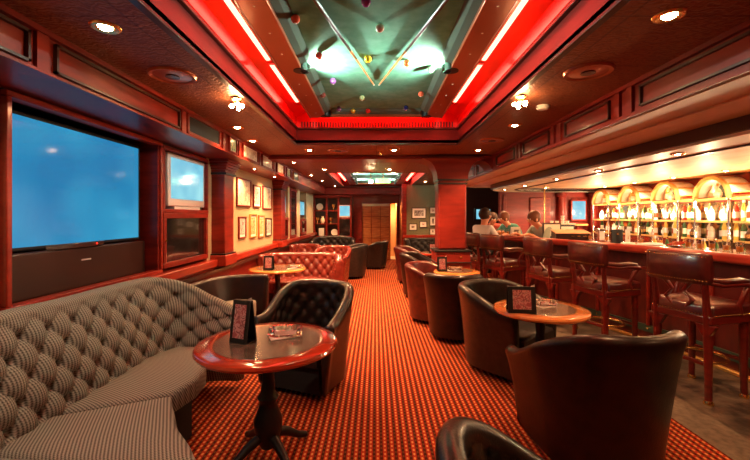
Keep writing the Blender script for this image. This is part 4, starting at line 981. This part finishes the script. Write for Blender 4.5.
# ------------------------------------------------------------------ bar stools
def make_stool(label):
    t_ = thing('bar_stool', label, 'bar stool', (0, 0, 0), 0, 'bar stools along the counter')
    L_ = 'burg_leather'; W = 'stool_wood'
    mb = MB()
    cushion('seat', L_, t_, [(.24, .24), (-.24, .24), (-.255, .1), (-.25, -.2), (-.15, -.24), (.15, -.24), (.25, -.2), (.255, .1)][::1], .70, .79, .035, .025)
    box(-.25, .25, -.235, .235, .63, .70).build('seat_frame', W, t_, bevel=.012)
    for sx in (-1, 1):
        # front leg
        l = MB().tube([(sx*.205, .20, 0.02), (sx*.20, .20, .35), (sx*.20, .20, .64)], [.024, .029, .034], 8).build('leg', W, t_, smooth=50)
        MB().lathe([(.034, 0), (.034, .012), (.026, .03)], 14, (sx*.205, .20, 0)).build('foot_cap', 'brass', l, smooth=40)
        l = MB().tube([(sx*.215, -.215, 0.02), (sx*.21, -.21, .35), (sx*.205, -.205, .62), (sx*.205, -.225, .80), (sx*.215, -.26, 1.05), (sx*.22, -.275, 1.17)], [.026, .030, .036, .026, .022, .02], 8).build('leg', W, t_, smooth=50)
        MB().lathe([(.036, 0), (.036, .012), (.028, .03)], 14, (sx*.215, -.215, 0)).build('foot_cap', 'brass', l, smooth=40)
        MB().sphere((sx*.212, -.205, .40-.06), .012, 8).build('leg_stud', 'brass', l, smooth=180)
        # bracket under the seat at the back leg
        MB().prism([(sx*.20-.08, .63), (sx*.20+.08, .63), (sx*.20+.03, .54), (sx*.20-.03, .54)], -.02, .02, Matrix.Translation((0, -.21, 0)) @ Matrix.Rotation(PI/2, 4, 'X')).build('bracket', W, t_, bevel=.006)
        # arm: rail, padded top, curved front support
        a = MB().tube([(sx*.215, -.25, .97), (sx*.25, -.12, .945), (sx*.262, .05, .955), (sx*.255, .2, .935)], [.018, .02, .022, .024], 8).build('arm', W, t_, smooth=50)
        MB().tube([(sx*.22, -.21, .985), (sx*.25, -.10, .972), (sx*.262, .05, .98), (sx*.258, .16, .968)], [.018, .026, .028, .018], 10).build('arm_pad', L_, a, smooth=60)
        MB().tube([(sx*.252, .17, .93), (sx*.262, .10, .86), (sx*.25, .07, .78), (sx*.235, .10, .70)], [.022, .018, .018, .024], 8).build('arm_support', W, a, smooth=50)
        # curved splat
        MB().tube([(sx*.05, -.225, .74), (sx*.11, -.235, .81), (sx*.045, -.245, .88), (sx*.12, -.258, .98)], [.016, .020, .016, .022], 8).build('splat', W, t_, smooth=50)
    bpts = []
    # padded back panel, gently curved
    n = 14; prof = [(0, .965), (.025, .955), (.04, .975), (.042, 1.08), (.04, 1.185), (.02, 1.205), (-.005, 1.2), (-.018, 1.17), (-.02, 1.08), (-.018, .98)]
    mb = MB()
    for i in range(n+1):
        s = i/n*2-1; x = s*.262; yb = -.265+.045*(s*s)-.02+.0
        sh = 1 if 0 < i < n else .6
        for o_, z in prof: mb.v.append((x, yb-(o_*sh)+.0-.04*(z-1), 1.08+(z-1.08)*(1 if 0 < i < n else .93)))
    k = len(prof)
    for i in range(n):
        for j in range(k): l = (j+1) % k; mb.f.append((i*k+j, i*k+l, (i+1)*k+l, (i+1)*k+j))
    mb.f += [tuple(range(k)), tuple(n*k+j for j in range(k))]
    bk = mb.build('backrest', L_, t_, smooth=60)
    for zz, oo in ((.985, .040), (1.175, .048)):
        mb = MB()
        for i in range(24):
            s = (i/23*2-1)*.94; x = s*.262; yb = -.265+.045*s*s-.02
            mb.sphere((x, yb-oo, zz), .005, 6)
        mb.build('nail_row', 'brass', bk, smooth=180)
    for sx in (-1, 0, 1):
        mb = MB()
        for i in range(20):
            s = i/19*2-1
            mb.sphere((sx*.252, -.2+.38*i/19, .705) if sx else (s*.23, -.238, .705), .005, 6)
        mb.build('stud_row', 'brass', t_, smooth=180)
    MB().tube([(.19*math.cos(2*PI*k/28), .185*math.sin(2*PI*k/28)-.005, .30) for k in range(28)], .013, 8, closed=True).build('foot_ring', 'brass', t_, smooth=60)
    for s in (-1, 1): box(-.2, .2, s*.2-.012, s*.2+.012, .29, .32).build('stretcher', W, t_, bevel=.004)
    return t_
st0 = make_stool('nearest bar stool, its nail-studded back and brass feet in full view')
st0.location = (2.80, 3.29, 0); st0.rotation_euler = (0, 0, math.radians(-75))
for x, y, a, lb in ((2.60, 4.32, -74, 'second bar stool from the right edge, behind the nearest one'), (2.42, 5.22, -72, 'third bar stool along, partly hidden by the second'),
                    (2.10, 6.25, -66, 'fourth bar stool, near the seated customer'), (1.93, 7.02, -64, 'farthest bar stool, carrying customer in white shirt'), (2.86, 2.2, -76, 'bar stool just outside the right of view')):
    if x > 2.8: continue
    copy_tree(st0, (x, y, 0), math.radians(a), lb)

# ------------------------------------------------------------------ tub chairs
def tub_chair(kind, leather, label, loc, face, wd=.36, dp=.36, zback=.83, zarm=.62, tufted=False, group=None, fl=.08, drop=.33):
    """local +Y is the open front"""
    t_ = thing('tub_chair', label, 'armchair', loc, face, group)
    path = []
    A = 132
    for k in range(15):
        a = math.radians(-90-A+2*A*k/14); path.append(((wd-.09)*math.cos(a), (dp-.09)*math.sin(a)))
    # pull the arm ends forward
    path = [(wd-.10, dp*.92*1 if False else dp*.85)] + [(p[0]*-1, p[1]) for p in path if p[1] < .05] + [(-(wd-.10), dp*.85)]
    path = sorted(path, key=lambda p: 0) 
    path = [(-(wd-.10), dp*.85)]+[((wd-.09)*math.cos(math.radians(180+180*k/10)), .03+(dp-.09)*math.sin(math.radians(180+180*k/10))) for k in range(11)]+[((wd-.10), dp*.85)]
    def zt(s):
        c = abs(2*s-1)
        f = min(1, max(0, (c-drop)/(.97-drop))); f = f*f*(3-2*f)
        return zback+(zarm-zback)*f
    loft_back('backrest', leather, t_, path, 1, .42, zt, .09, lean=.035, flare=fl, a=.15, b=.2, amp=.028 if tufted else 0, step=.025 if tufted else .04, zstep=.022 if tufted else .06, bottom=.06)
    w2 = wd-.12; d2 = dp-.12
    cushion('seat', leather, t_, [(w2, d2+.10), (-w2, d2+.10), (-w2-.01, 0), (-w2*.8, -d2*.7), (0, -d2-.0), (w2*.8, -d2*.7), (w2+.01, 0)], .28, .43, .04, .03)
    cushion('base', 'soft_black', t_, [(w2+.0, d2+.06), (-w2-.0, d2+.06), (-w2-.01, 0), (-w2*.75, -d2*.66), (0, -d2+.03), (w2*.75, -d2*.66), (w2+.01, 0)], .05, .29, .01, 0)
    for sx in (-1, 1):
        for yy in (-.16, .2): MB().cyl((sx*(w2-.05), yy, 0), .018, .055, 12, .026).build('foot', 'dark_wood', t_, smooth=40)
    return t_
R = math.radians
G1 = 'smooth leather tub chairs along the aisle'
tub_chair('a', 'brown_leather', 'largest tub chair at lower right, smooth leather back toward the viewer', (1.37, 2.33, 0), R(8), .415, .40, .86, .60, group=G1, fl=.11, drop=.22)
tub_chair('b', 'bl_leather', 'black tub chair left of the near right table, below menu holder', (1.25, 3.80, 0), R(-140), .40, .42, .80, .64, group=G1)
tub_chair('c', 'brown_leather', 'smooth brown tub chair back, first one left of the square pillar', (.96, 4.72, 0), R(-12), .34, .38, .80, .62, group=G1)
tub_chair('d', 'burg_leather', 'burgundy tub chair facing the round table by pillar', (.78, 5.52, 0), R(-120), .36, .36, .80, .60, group=G1)
tub_chair('e', 'brown_leather', 'dark tub chair beyond the pillar-side table', (.78, 7.1, 0), R(-110), .34, .34, .80, .64, group=G1)
tub_chair('f', 'burg_leather', 'farthest tub chair of the right row by banquette', (.75, 8.6, 0), R(-110), .34, .34, .80, .64, group=G1)
G2 = 'button-tufted tub chairs'
tub_chair('g', 'bl_leather', 'black button-tufted tub chair behind the left round table', (-.58, 3.46, 0), R(158), .38, .38, .86, .62, True, G2)
tub_chair('h', 'bl_leather', 'black tufted tub chair cut off at the bottom edge', (.53, 1.05, 0), R(-104), .36, .38, .85, .45, True, G2, drop=.0)
tub_chair('i', 'red_leather', 'glossy burgundy tufted armchair left of aisle, beyond red sofa', (-.92, 8.1, 0), R(165), .40, .38, .84, .66, True, G2)
tub_chair('j', 'bl_leather', 'black tufted armchair standing alone before the back door', (.02, 10.9, 0), R(70), .36, .36, .78, .6, True, G2)
tub_chair('k', 'bl_leather', 'plain black armchair side against the burgundy one, mid aisle', (-.55, 9.3, 0), R(100), .36, .36, .80, .7, False, G2)

# ------------------------------------------------------------------ front booth (grey tufted banquette)
s_ = thing('banquette_sofa', 'grey striped button-tufted corner banquette at lower left', 'sofa', (0, 0, 0))
bpath = [(-1.74, .70), (-1.72, 1.2), (-1.71, 1.8), (-1.71, 2.4), (-1.70, 2.85), (-1.63, 3.08), (-1.42, 3.17), (-1.20, 3.16)]
def zt_front(s):
    f = min(1, max(0, (s-.80)/.20)); f = f*f*(3-2*f); return 1.0-.31*f
loft_back('backrest', 'fabric', s_, list(reversed(bpath)), 1, .45, lambda s: zt_front(1-s)+.06*max(0, (s-.45)/.55), .12, lean=.15, flare=.02, a=.17, b=.20, amp=.05, step=.012, zstep=.012, bottom=.05, roll=.04)
# seat cushions
seat_polys = [([(-1.71, 2.02), (-1.205, 2.25), (-1.16, 2.45), (-1.18, 2.64), (-1.30, 2.88), (-1.45, 3.06), (-1.60, 3.08), (-1.70, 2.88)], .455, 1.1),
              ([(-1.71, 1.66), (-.95, 1.60), (-.76, 1.63), (-.86, 1.76), (-.99, 1.90), (-1.20, 2.23), (-1.71, 2.00)], .455, .5),
              ([(-1.71, .75), (-.80, .75), (-.74, 1.2), (-.80, 1.56), (-.97, 1.585), (-1.71, 1.64)], .475, .2)]
for pts, zz, ro in seat_polys: cushion('seat_cushion', 'fabric', s_, pts, .33, zz, .03, .012, ro)
MB().prism([(-1.78, .8), (-.9, .8), (-.86, 1.55), (-1.08, 1.88), (-1.28, 2.25), (-1.26, 2.6), (-1.5, 2.98), (-1.78, 3.05)], .0, .33).build('base', 'soft_black', s_)
# second booth beyond
s2 = thing('banquette_sofa', 'dark banquette with patterned seat between grey booth and cream wall', 'sofa', (0, 0, 0))
loft_back('backrest', 'brown_leather', s2, list(reversed([(-1.80, 3.6), (-1.80, 4.0), (-1.74, 4.32), (-1.6, 4.46), (-1.32, 4.48)])), 1, .45, lambda s: .79, .10, lean=.08, flare=.02, a=.19, b=.24, amp=.0, step=.03, zstep=.05, bottom=.05, roll=.035)
cushion('seat_cushion', 'fabric', s2, [(-1.80, 3.5), (-1.45, 3.55), (-1.35, 3.9), (-1.38, 4.38), (-1.6, 4.42), (-1.80, 4.2)], .3, .54, .03, .012, .7)
MB().prism([(-1.85, 3.55), (-1.5, 3.6), (-1.42, 4.3), (-1.8, 4.3)], 0, .3).build('base', 'soft_black', s2)
# red chesterfield further on
s3 = thing('chesterfield_sofa', 'glossy burgundy button-tufted sofa beneath the cream picture wall', 'sofa', (0, 0, 0))
loft_back('backrest', 'red_leather', s3, [(-.72, 6.35), (-.76, 6.62), (-.98, 6.76), (-1.4, 6.80), (-1.75, 6.74), (-1.85, 6.4)], -1 if False else 1, .42, lambda s: .83-.0*s-(.08*max(0, (.12-s)/.12)), .12, lean=.06, flare=.03, a=.16, b=.26, amp=.032, step=.018, zstep=.018, bottom=.05, roll=.05)
cushion('seat_cushion', 'red_leather', s3, [(-.80, 6.15), (-.82, 6.60), (-1.05, 6.70), (-1.7, 6.68), (-1.80, 6.15)][::-1], .25, .44, .04, .02)
MB().prism([(-.84, 6.2), (-.86, 6.6), (-1.7, 6.64), (-1.76, 6.2)], 0, .25).build('base', 'soft_black', s3)
s4 = thing('chesterfield_sofa', 'smaller burgundy tufted sofa beyond the first, by left wall', 'sofa', (0, 0, 0))
loft_back('backrest', 'red_leather', s4, [(-1.38, 8.5), (-1.42, 8.72), (-1.6, 8.8), (-1.76, 8.74), (-1.8, 8.5)], 1, .42, lambda s: .84, .10, lean=.05, flare=.03, a=.16, b=.26, amp=.03, step=.025, zstep=.025, bottom=.05, roll=.05)
cushion('seat_cushion', 'red_leather', s4, [(-1.45, 8.3), (-1.46, 8.66), (-1.73, 8.66), (-1.76, 8.3)][::-1], .25, .44, .04, .02)
MB().prism([(-1.48, 8.32), (-1.5, 8.62), (-1.7, 8.62), (-1.74, 8.32)], 0, .25).build('base', 'soft_black', s4)
s5 = thing('chesterfield_sofa', 'dark tufted sofa against the back wall under display cabinet', 'sofa', (0, 0, 0))
loft_back('backrest', 'bl_leather', s5, [(-.78, 11.3), (-.82, 11.75), (-1.1, 11.9), (-1.55, 11.92), (-1.76, 11.8), (-1.82, 11.3)], 1, .42, lambda s: .86-.14*abs(2*s-1)**2, .12, lean=.06, flare=.03, a=.2, b=.26, amp=.032, step=.03, zstep=.03, bottom=.05, roll=.05)
cushion('seat_cushion', 'bl_leather', s5, [(-.9, 11.2), (-.92, 11.72), (-1.7, 11.76), (-1.76, 11.2)][::-1], .25, .44, .04, .02)
MB().prism([(-.94, 11.25), (-.96, 11.7), (-1.66, 11.7), (-1.7, 11.25)], 0, .25).build('base', 'soft_black', s5)
s6 = thing('banquette_sofa', 'dark leather banquette below the green picture wall', 'sofa', (0, 0, 0))
loft_back('backrest', 'bl_leather', s6, [(.98, 10.4), (.94, 10.95), (1.15, 11.18), (1.9, 11.2)], -1, .42, lambda s: .84, .12, lean=.06, flare=.03, a=.2, b=.26, amp=.03, step=.03, zstep=.03, bottom=.05, roll=.05)
cushion('seat_cushion', 'bl_leather', s6, [(1.04, 10.4), (1.04, 11.0), (1.9, 11.05), (1.9, 10.4)][::-1], .25, .44, .04, .02)
MB().prism([(1.08, 10.45), (1.08, 11), (1.88, 11), (1.88, 10.45)], 0, .25).build('base', 'soft_black', s6)

# ------------------------------------------------------------------ round tables
def round_table(loc, r, rim, label, thin=False):
    t_ = thing('round_table', label, 'table', loc, 0, 'round pedestal tables')
    Z = .72
    MB().lathe([(r-.105, Z-.03), (r-.03, Z-.045), (r-.006, Z-.034), (r, Z-.02), (r-.006, Z-.006), (r-.02, Z), (r-.105, Z+.001)], 56).build('tabletop', rim, t_, smooth=40)
    MB().lathe([(r-.107, Z-.002), (r-.11, Z+.0028)], 56).build('inlay', 'stone', t_, smooth=40)
    MB().lathe([(.22, Z-.045), (.22, Z-.06), (.05, Z-.065)], 24).build('support_plate', 'black', t_, smooth=40)
    MB().lathe([(.045, .06), (.062, .10), (.085, .17), (.088, .23), (.06, .30), (.048, .34), (.066, .37), (.045, .40), (.036, .50), (.042, .60), (.055, Z-.06)], 24).build('pedestal', 'black', t_, smooth=50)
    for k in range(4):
        a = PI/4+k*PI/2; c, s = math.cos(a), math.sin(a)
        MB().tube([(c*.04, s*.04, .14), (c*.14, s*.14, .10), (c*.22, s*.22, .045), (c*.28, s*.28, .022)], [.032, .028, .022, .02], 8).build('leg', 'black', t_, smooth=50)
    return t_
round_table((-.675, 2.38, 0), .43, 'table_red', 'glossy red-rimmed round table in the left foreground')
round_table((1.40, 3.24, 0), .385, 'table_amber', 'amber-rimmed round table beside the bar stools at right')
round_table((-1.48, 5.72, 0), .42, 'table_amber', 'amber-rimmed round table before the glossy burgundy sofa')
round_table((1.15, 5.42, 0), .33, 'table_amber', 'round table at the foot of the square pillar')
round_table((1.2, 8.1, 0), .33, 'table_red', 'distant round table behind the square pillar')
TT = .7235
def menu_holder(loc, rz, w_, h_, label, d=.05):
    t_ = thing('menu_holder', label, 'menu holder', loc, rz, 'black tabletop menu holders')
    for s in (-1, 1):
        v = [(-w_/2, s*d, 0), (w_/2, s*d, 0), (w_/2, s*d*.25, h_), (-w_/2, s*d*.25, h_)]
        v2 = [(x, y-s*.008, z) for x, y, z in v]
        MB().add(v+v2, [(0, 1, 2, 3), (4, 5, 6, 7), (0, 1, 5, 4), (1, 2, 6, 5), (2, 3, 7, 6), (3, 0, 4, 7)]).build('panel', 'black', t_)
        q = [(x*.66, y+s*.0022, .03+(z)*(h_-.055)/h_*1.0) for x, y, z in v]; q = [(x, s*(d-.75*d*(z/h_))+s*.0022, z) for x, y, z in q]
        q2 = [(x, y-s*.002, z) for x, y, z in q]
        MB().add(q+q2, [(0, 1, 2, 3), (4, 5, 6, 7), (0, 1, 5, 4), (1, 2, 6, 5), (2, 3, 7, 6), (3, 0, 4, 7)]).build('menu_card', 'menu_art', t_)
    box(-w_/2, w_/2, -d, d, 0, .006).build('base', 'black', t_)
    MB().add([(w_*.3, -.01, h_-.01), (w_*.48, .0, h_-.01), (w_*.5, 0, h_+.02), (w_*.36, -.01, h_+.012)], [(0, 1, 2, 3)]).build('loose_leaf', 'paper', t_)
    return t_
menu_holder((-.825, 2.36, TT), R(-22), .13, .255, 'black menu holder standing on the left foreground table')
menu_holder((1.175, 3.08, TT), R(-8), .215, .205, 'black menu holder standing on the table by the bar stools')
menu_holder((-1.55, 5.5, TT), R(0), .14, .2, 'small menu holder on the table before the burgundy sofa')
menu_holder((.93, 5.36, TT), R(0), .13, .2, 'menu holder on the table at the pillar foot')
menu_holder((1.2, 8.1, TT), R(0), .16, .2, 'distant menu holder on table behind the pillar')
def ashtray(loc, rz, label, s=1):
    n = thing('napkin', 'white paper napkin under the crystal ashtray%s' % label.split(',')[1], 'napkin', loc, rz+.25, 'napkins under the ashtrays')
    box(-.085*s, .085*s, -.06*s, .06*s, 0, .003).build('sheet', 'paper', n); box(-.08*s, .07*s, -.055*s, .05*s, .003, .005).build('fold', 'paper', n)
    t_ = thing('ashtray', label, 'ashtray', (loc[0]+.012, loc[1]+.012, loc[2]+.0055), rz, 'crystal ashtrays')
    mb = MB(); A_, B_ = .10*s, .062*s; K = 40
    def ring(sc, z, fac=0):
        out = []
        for i in range(K):
            a = 2*PI*i/K; e = 4; c, s2 = math.cos(a), math.sin(a)
            r_ = (abs(c)**e+abs(s2)**e)**(-1/e)*(1+fac*(1 if i % 2 else -1)); out.append((A_*sc*r_*c, B_*sc*r_*s2, z))
        return out
    rr = [ring(.88, 0, .02), ring(1, .008, .035), ring(1, .042, .035), ring(.9, .048), ring(.78, .045), ring(.68, .012), ]
    for r_ in rr: mb.v += r_
    for i in range(len(rr)-1):
        for j in range(K): l = (j+1) % K; mb.f.append((i*K+j, i*K+l, (i+1)*K+l, (i+1)*K+j))
    mb.f += [tuple(range(K)), tuple((len(rr)-1)*K+j for j in range(K))]
    mb.build('bowl', 'glass', t_)
    for k in range(4):
        a = PI/2*k; MB().tube([(A_*.95*math.cos(a), B_*.95*math.sin(a), .05), (A_*.75*math.cos(a), B_*.75*math.sin(a), .05)], .006, 6).build('cigarette_rest', 'glass', t_)
ashtray((-.60, 2.46, TT), R(12), 'crystal ashtray, on the left foreground table', 1.05)
ashtray((1.45, 3.27, TT), R(8), 'crystal ashtray, on the table by the bar stools', .9)
ashtray((-1.22, 5.62, TT), R(0), 'crystal ashtray, on the table before the burgundy sofa', 1)
ashtray((1.12, 5.42, TT), R(0), 'crystal ashtray, on the table at the pillar foot', 1)

# ------------------------------------------------------------------ people
def person(label, root, face, pose, shirt, hairm, lean=.0, group=None):
    """local +Y is forward; joints in metres from the floor point"""
    t_ = thing('person', label, 'person', root, face)
    sit = pose == 'sit'
    pz = .86 if sit else .93
    def sp(h, fy=0): return Vector((0, fy+math.sin(lean)*h, pz+math.cos(lean)*h))
    J = {'pel': Vector((0, 0, pz)), 'wai': sp(.16), 'che': sp(.36), 'neck': sp(.50), 'chin': sp(.57, .01), 'head': sp(.68, .02), 'top': sp(.76, .02)}
    if sit:
        for s, n in ((-1, 'l'), (1, 'r')): J['hip'+n] = Vector((s*.10, .02, pz-.02)); J['knee'+n] = Vector((s*.14, .40, pz-.02)); J['ank'+n] = Vector((s*.13, .36, pz-.44)); J['toe'+n] = Vector((s*.14, .44, pz-.50))
    else:
        for s, n in ((-1, 'l'), (1, 'r')): J['hip'+n] = Vector((s*.09, 0, pz-.05)); J['knee'+n] = Vector((s*.10, .02, .50)); J['ank'+n] = Vector((s*.10, -.02, .09)); J['toe'+n] = Vector((s*.11, .14, .03))
    for s, n in ((-1, 'l'), (1, 'r')):
        sh = sp(.45)+Vector((s*.19, 0, 0)); J['sh'+n] = sh; hz = 1.19
        J['el'+n] = sh+Vector((s*.06, .14, -.22)); J['wr'+n] = Vector((s*.15, sh.y+.38, max(hz, J['el'+n].z+.03))); J['ha'+n] = J['wr'+n]+Vector((-s*.01, .08, -.01))
    def skin(name, edges, rad, m, parent, rootj, sub=2):
        ks = sorted({k for e in edges for k in e}); idx = {k: i for i, k in enumerate(ks)}
        me = bpy.data.meshes.new(name); me.from_pydata([J[k] for k in ks], [(idx[a], idx[b_]) for a, b_ in edges], []); me.materials.append(M[m])
        o = bpy.data.objects.new(name, me); COL.objects.link(o); o.parent = parent
        sk = o.modifiers.new('skin', 'SKIN'); sk.use_smooth_shade = True
        for k in ks: r_ = rad[k]; sv = me.skin_vertices[0].data[idx[k]]; sv.radius = r_ if isinstance(r_, tuple) else (r_, r_); sv.use_root = (k == rootj)
        o.modifiers.new('sub', 'SUBSURF').levels = sub; o.modifiers['sub'].render_levels = sub
        return o
    base = dict(pel=.11, wai=.095, che=.10, neck=.055, chin=.06, head=.095, top=.06)
    for n in 'lr': base.update({'hip'+n: .09, 'knee'+n: .06, 'ank'+n: .04, 'toe'+n: .035, 'sh'+n: .045, 'el'+n: .040, 'wr'+n: .028, 'ha'+n: .03})
    for s, n in ((-1, 'l'), (1, 'r')):
        for f in range(5):
            a = (f-1.8)*.022 if f < 4 else 0
            if f < 4: J['k%d%s' % (f, n)] = J['ha'+n]+Vector((a, .055, -.005)); J['t%d%s' % (f, n)] = J['ha'+n]+Vector((a*1.1, .085-abs(f-1.5)*.008, -.025))
            else: J['k4'+n] = J['wr'+n]+Vector((-s*.035, .035, 0)); J['t4'+n] = J['wr'+n]+Vector((-s*.05, .07, -.005))
            base['k%d%s' % (f, n)] = .010; base['t%d%s' % (f, n)] = .008
    E_ = [('pel', 'wai'), ('wai', 'che'), ('che', 'neck'), ('neck', 'chin'), ('chin', 'head'), ('head', 'top')]
    for n in 'lr':
        E_ += [('pel', 'hip'+n), ('hip'+n, 'knee'+n), ('knee'+n, 'ank'+n), ('ank'+n, 'toe'+n), ('che', 'sh'+n), ('sh'+n, 'el'+n), ('el'+n, 'wr'+n), ('wr'+n, 'ha'+n)]
        for f in range(5): E_ += [('ha'+n if f < 4 else 'wr'+n, 'k%d%s' % (f, n)), ('k%d%s' % (f, n), 't%d%s' % (f, n))]
    body = skin('body', E_, base, 'skin', t_, 'pel')
    grow = {k: (v+.012 if not isinstance(v, tuple) else v) for k, v in base.items()}
    grow['che'] = .16; grow['wai'] = .14; grow['pel'] = .145
    grow['neck'] = .075
    J['ela'] = J['ell'].copy()
    skin('shirt', [('pel', 'wai'), ('wai', 'che'), ('che', 'neck'), ('che', 'shl'), ('che', 'shr'), ('shl', 'ell'), ('shr', 'elr')], {**grow, 'ell': .05, 'elr': .05, 'shl': .075, 'shr': .075}, shirt, t_, 'pel')
    skin('trousers', [('pel', 'hipl'), ('pel', 'hipr'), ('hipl', 'kneel'), ('hipr', 'kneer'), ('kneel', 'ankl'), ('kneer', 'ankr')], {**grow, 'pel': .15}, 'trousers', t_, 'pel')
    h = J['head']
    MB().sphere((h.x, h.y-.028, h.z+.042), .118, 16, (.93, 1.0, 1.02)).build('hair', hairm, t_, smooth=180)
    for s in (-1, 1):
        MB().sphere((s*.033, h.y+.088, h.z+.0), .013, 8).build('eye', 'paper', t_, smooth=180)
        MB().sphere((s*.033, h.y+.099, h.z+.0), .006, 8).build('pupil', 'black', t_, smooth=180)
        MB().sphere((s*.095, h.y+.0, h.z-.01), .028, 8, (.4, .7, 1.1)).build('ear', 'skin', t_, smooth=180)
    MB().tube([(0, h.y+.09, h.z+.0), (0, h.y+.115, h.z-.03), (0, h.y+.095, h.z-.04)], [.008, .014, .010], 8).build('nose', 'skin', t_, smooth=180)
    MB().sphere((0, h.y+.082, h.z-.065), .022, 8, (1.1, .4, .3)).build('mouth', 'g_red', t_, smooth=180)
    return t_
person('seated customer in white shirt at the bar, half hidden by pillar', (1.90, 6.97, -.03), R(-62), 'sit', 'shirt_white', 'hair', .2)
person('person in teal shirt behind the far bar counter', (3.05, 8.05, 0), R(115), 'stand', 'shirt_teal', 'fair_hair', .72)
person('bartender in grey-green shirt leaning over the bar', (3.20, 6.85, 0), R(110), 'stand', 'shirt_grey', 'fair_hair', .72)
person('person in red shirt at the far end of the bar', (2.62, 8.85, 0), R(175), 'stand', 'shirt_red', 'hair', .75)
# soft light inside passage and far areas, from their own fittings
downlight(.6, YB+.6, 2.1, 60, 'lamp inside the bright passage beyond back door', .05, 160, group=None)
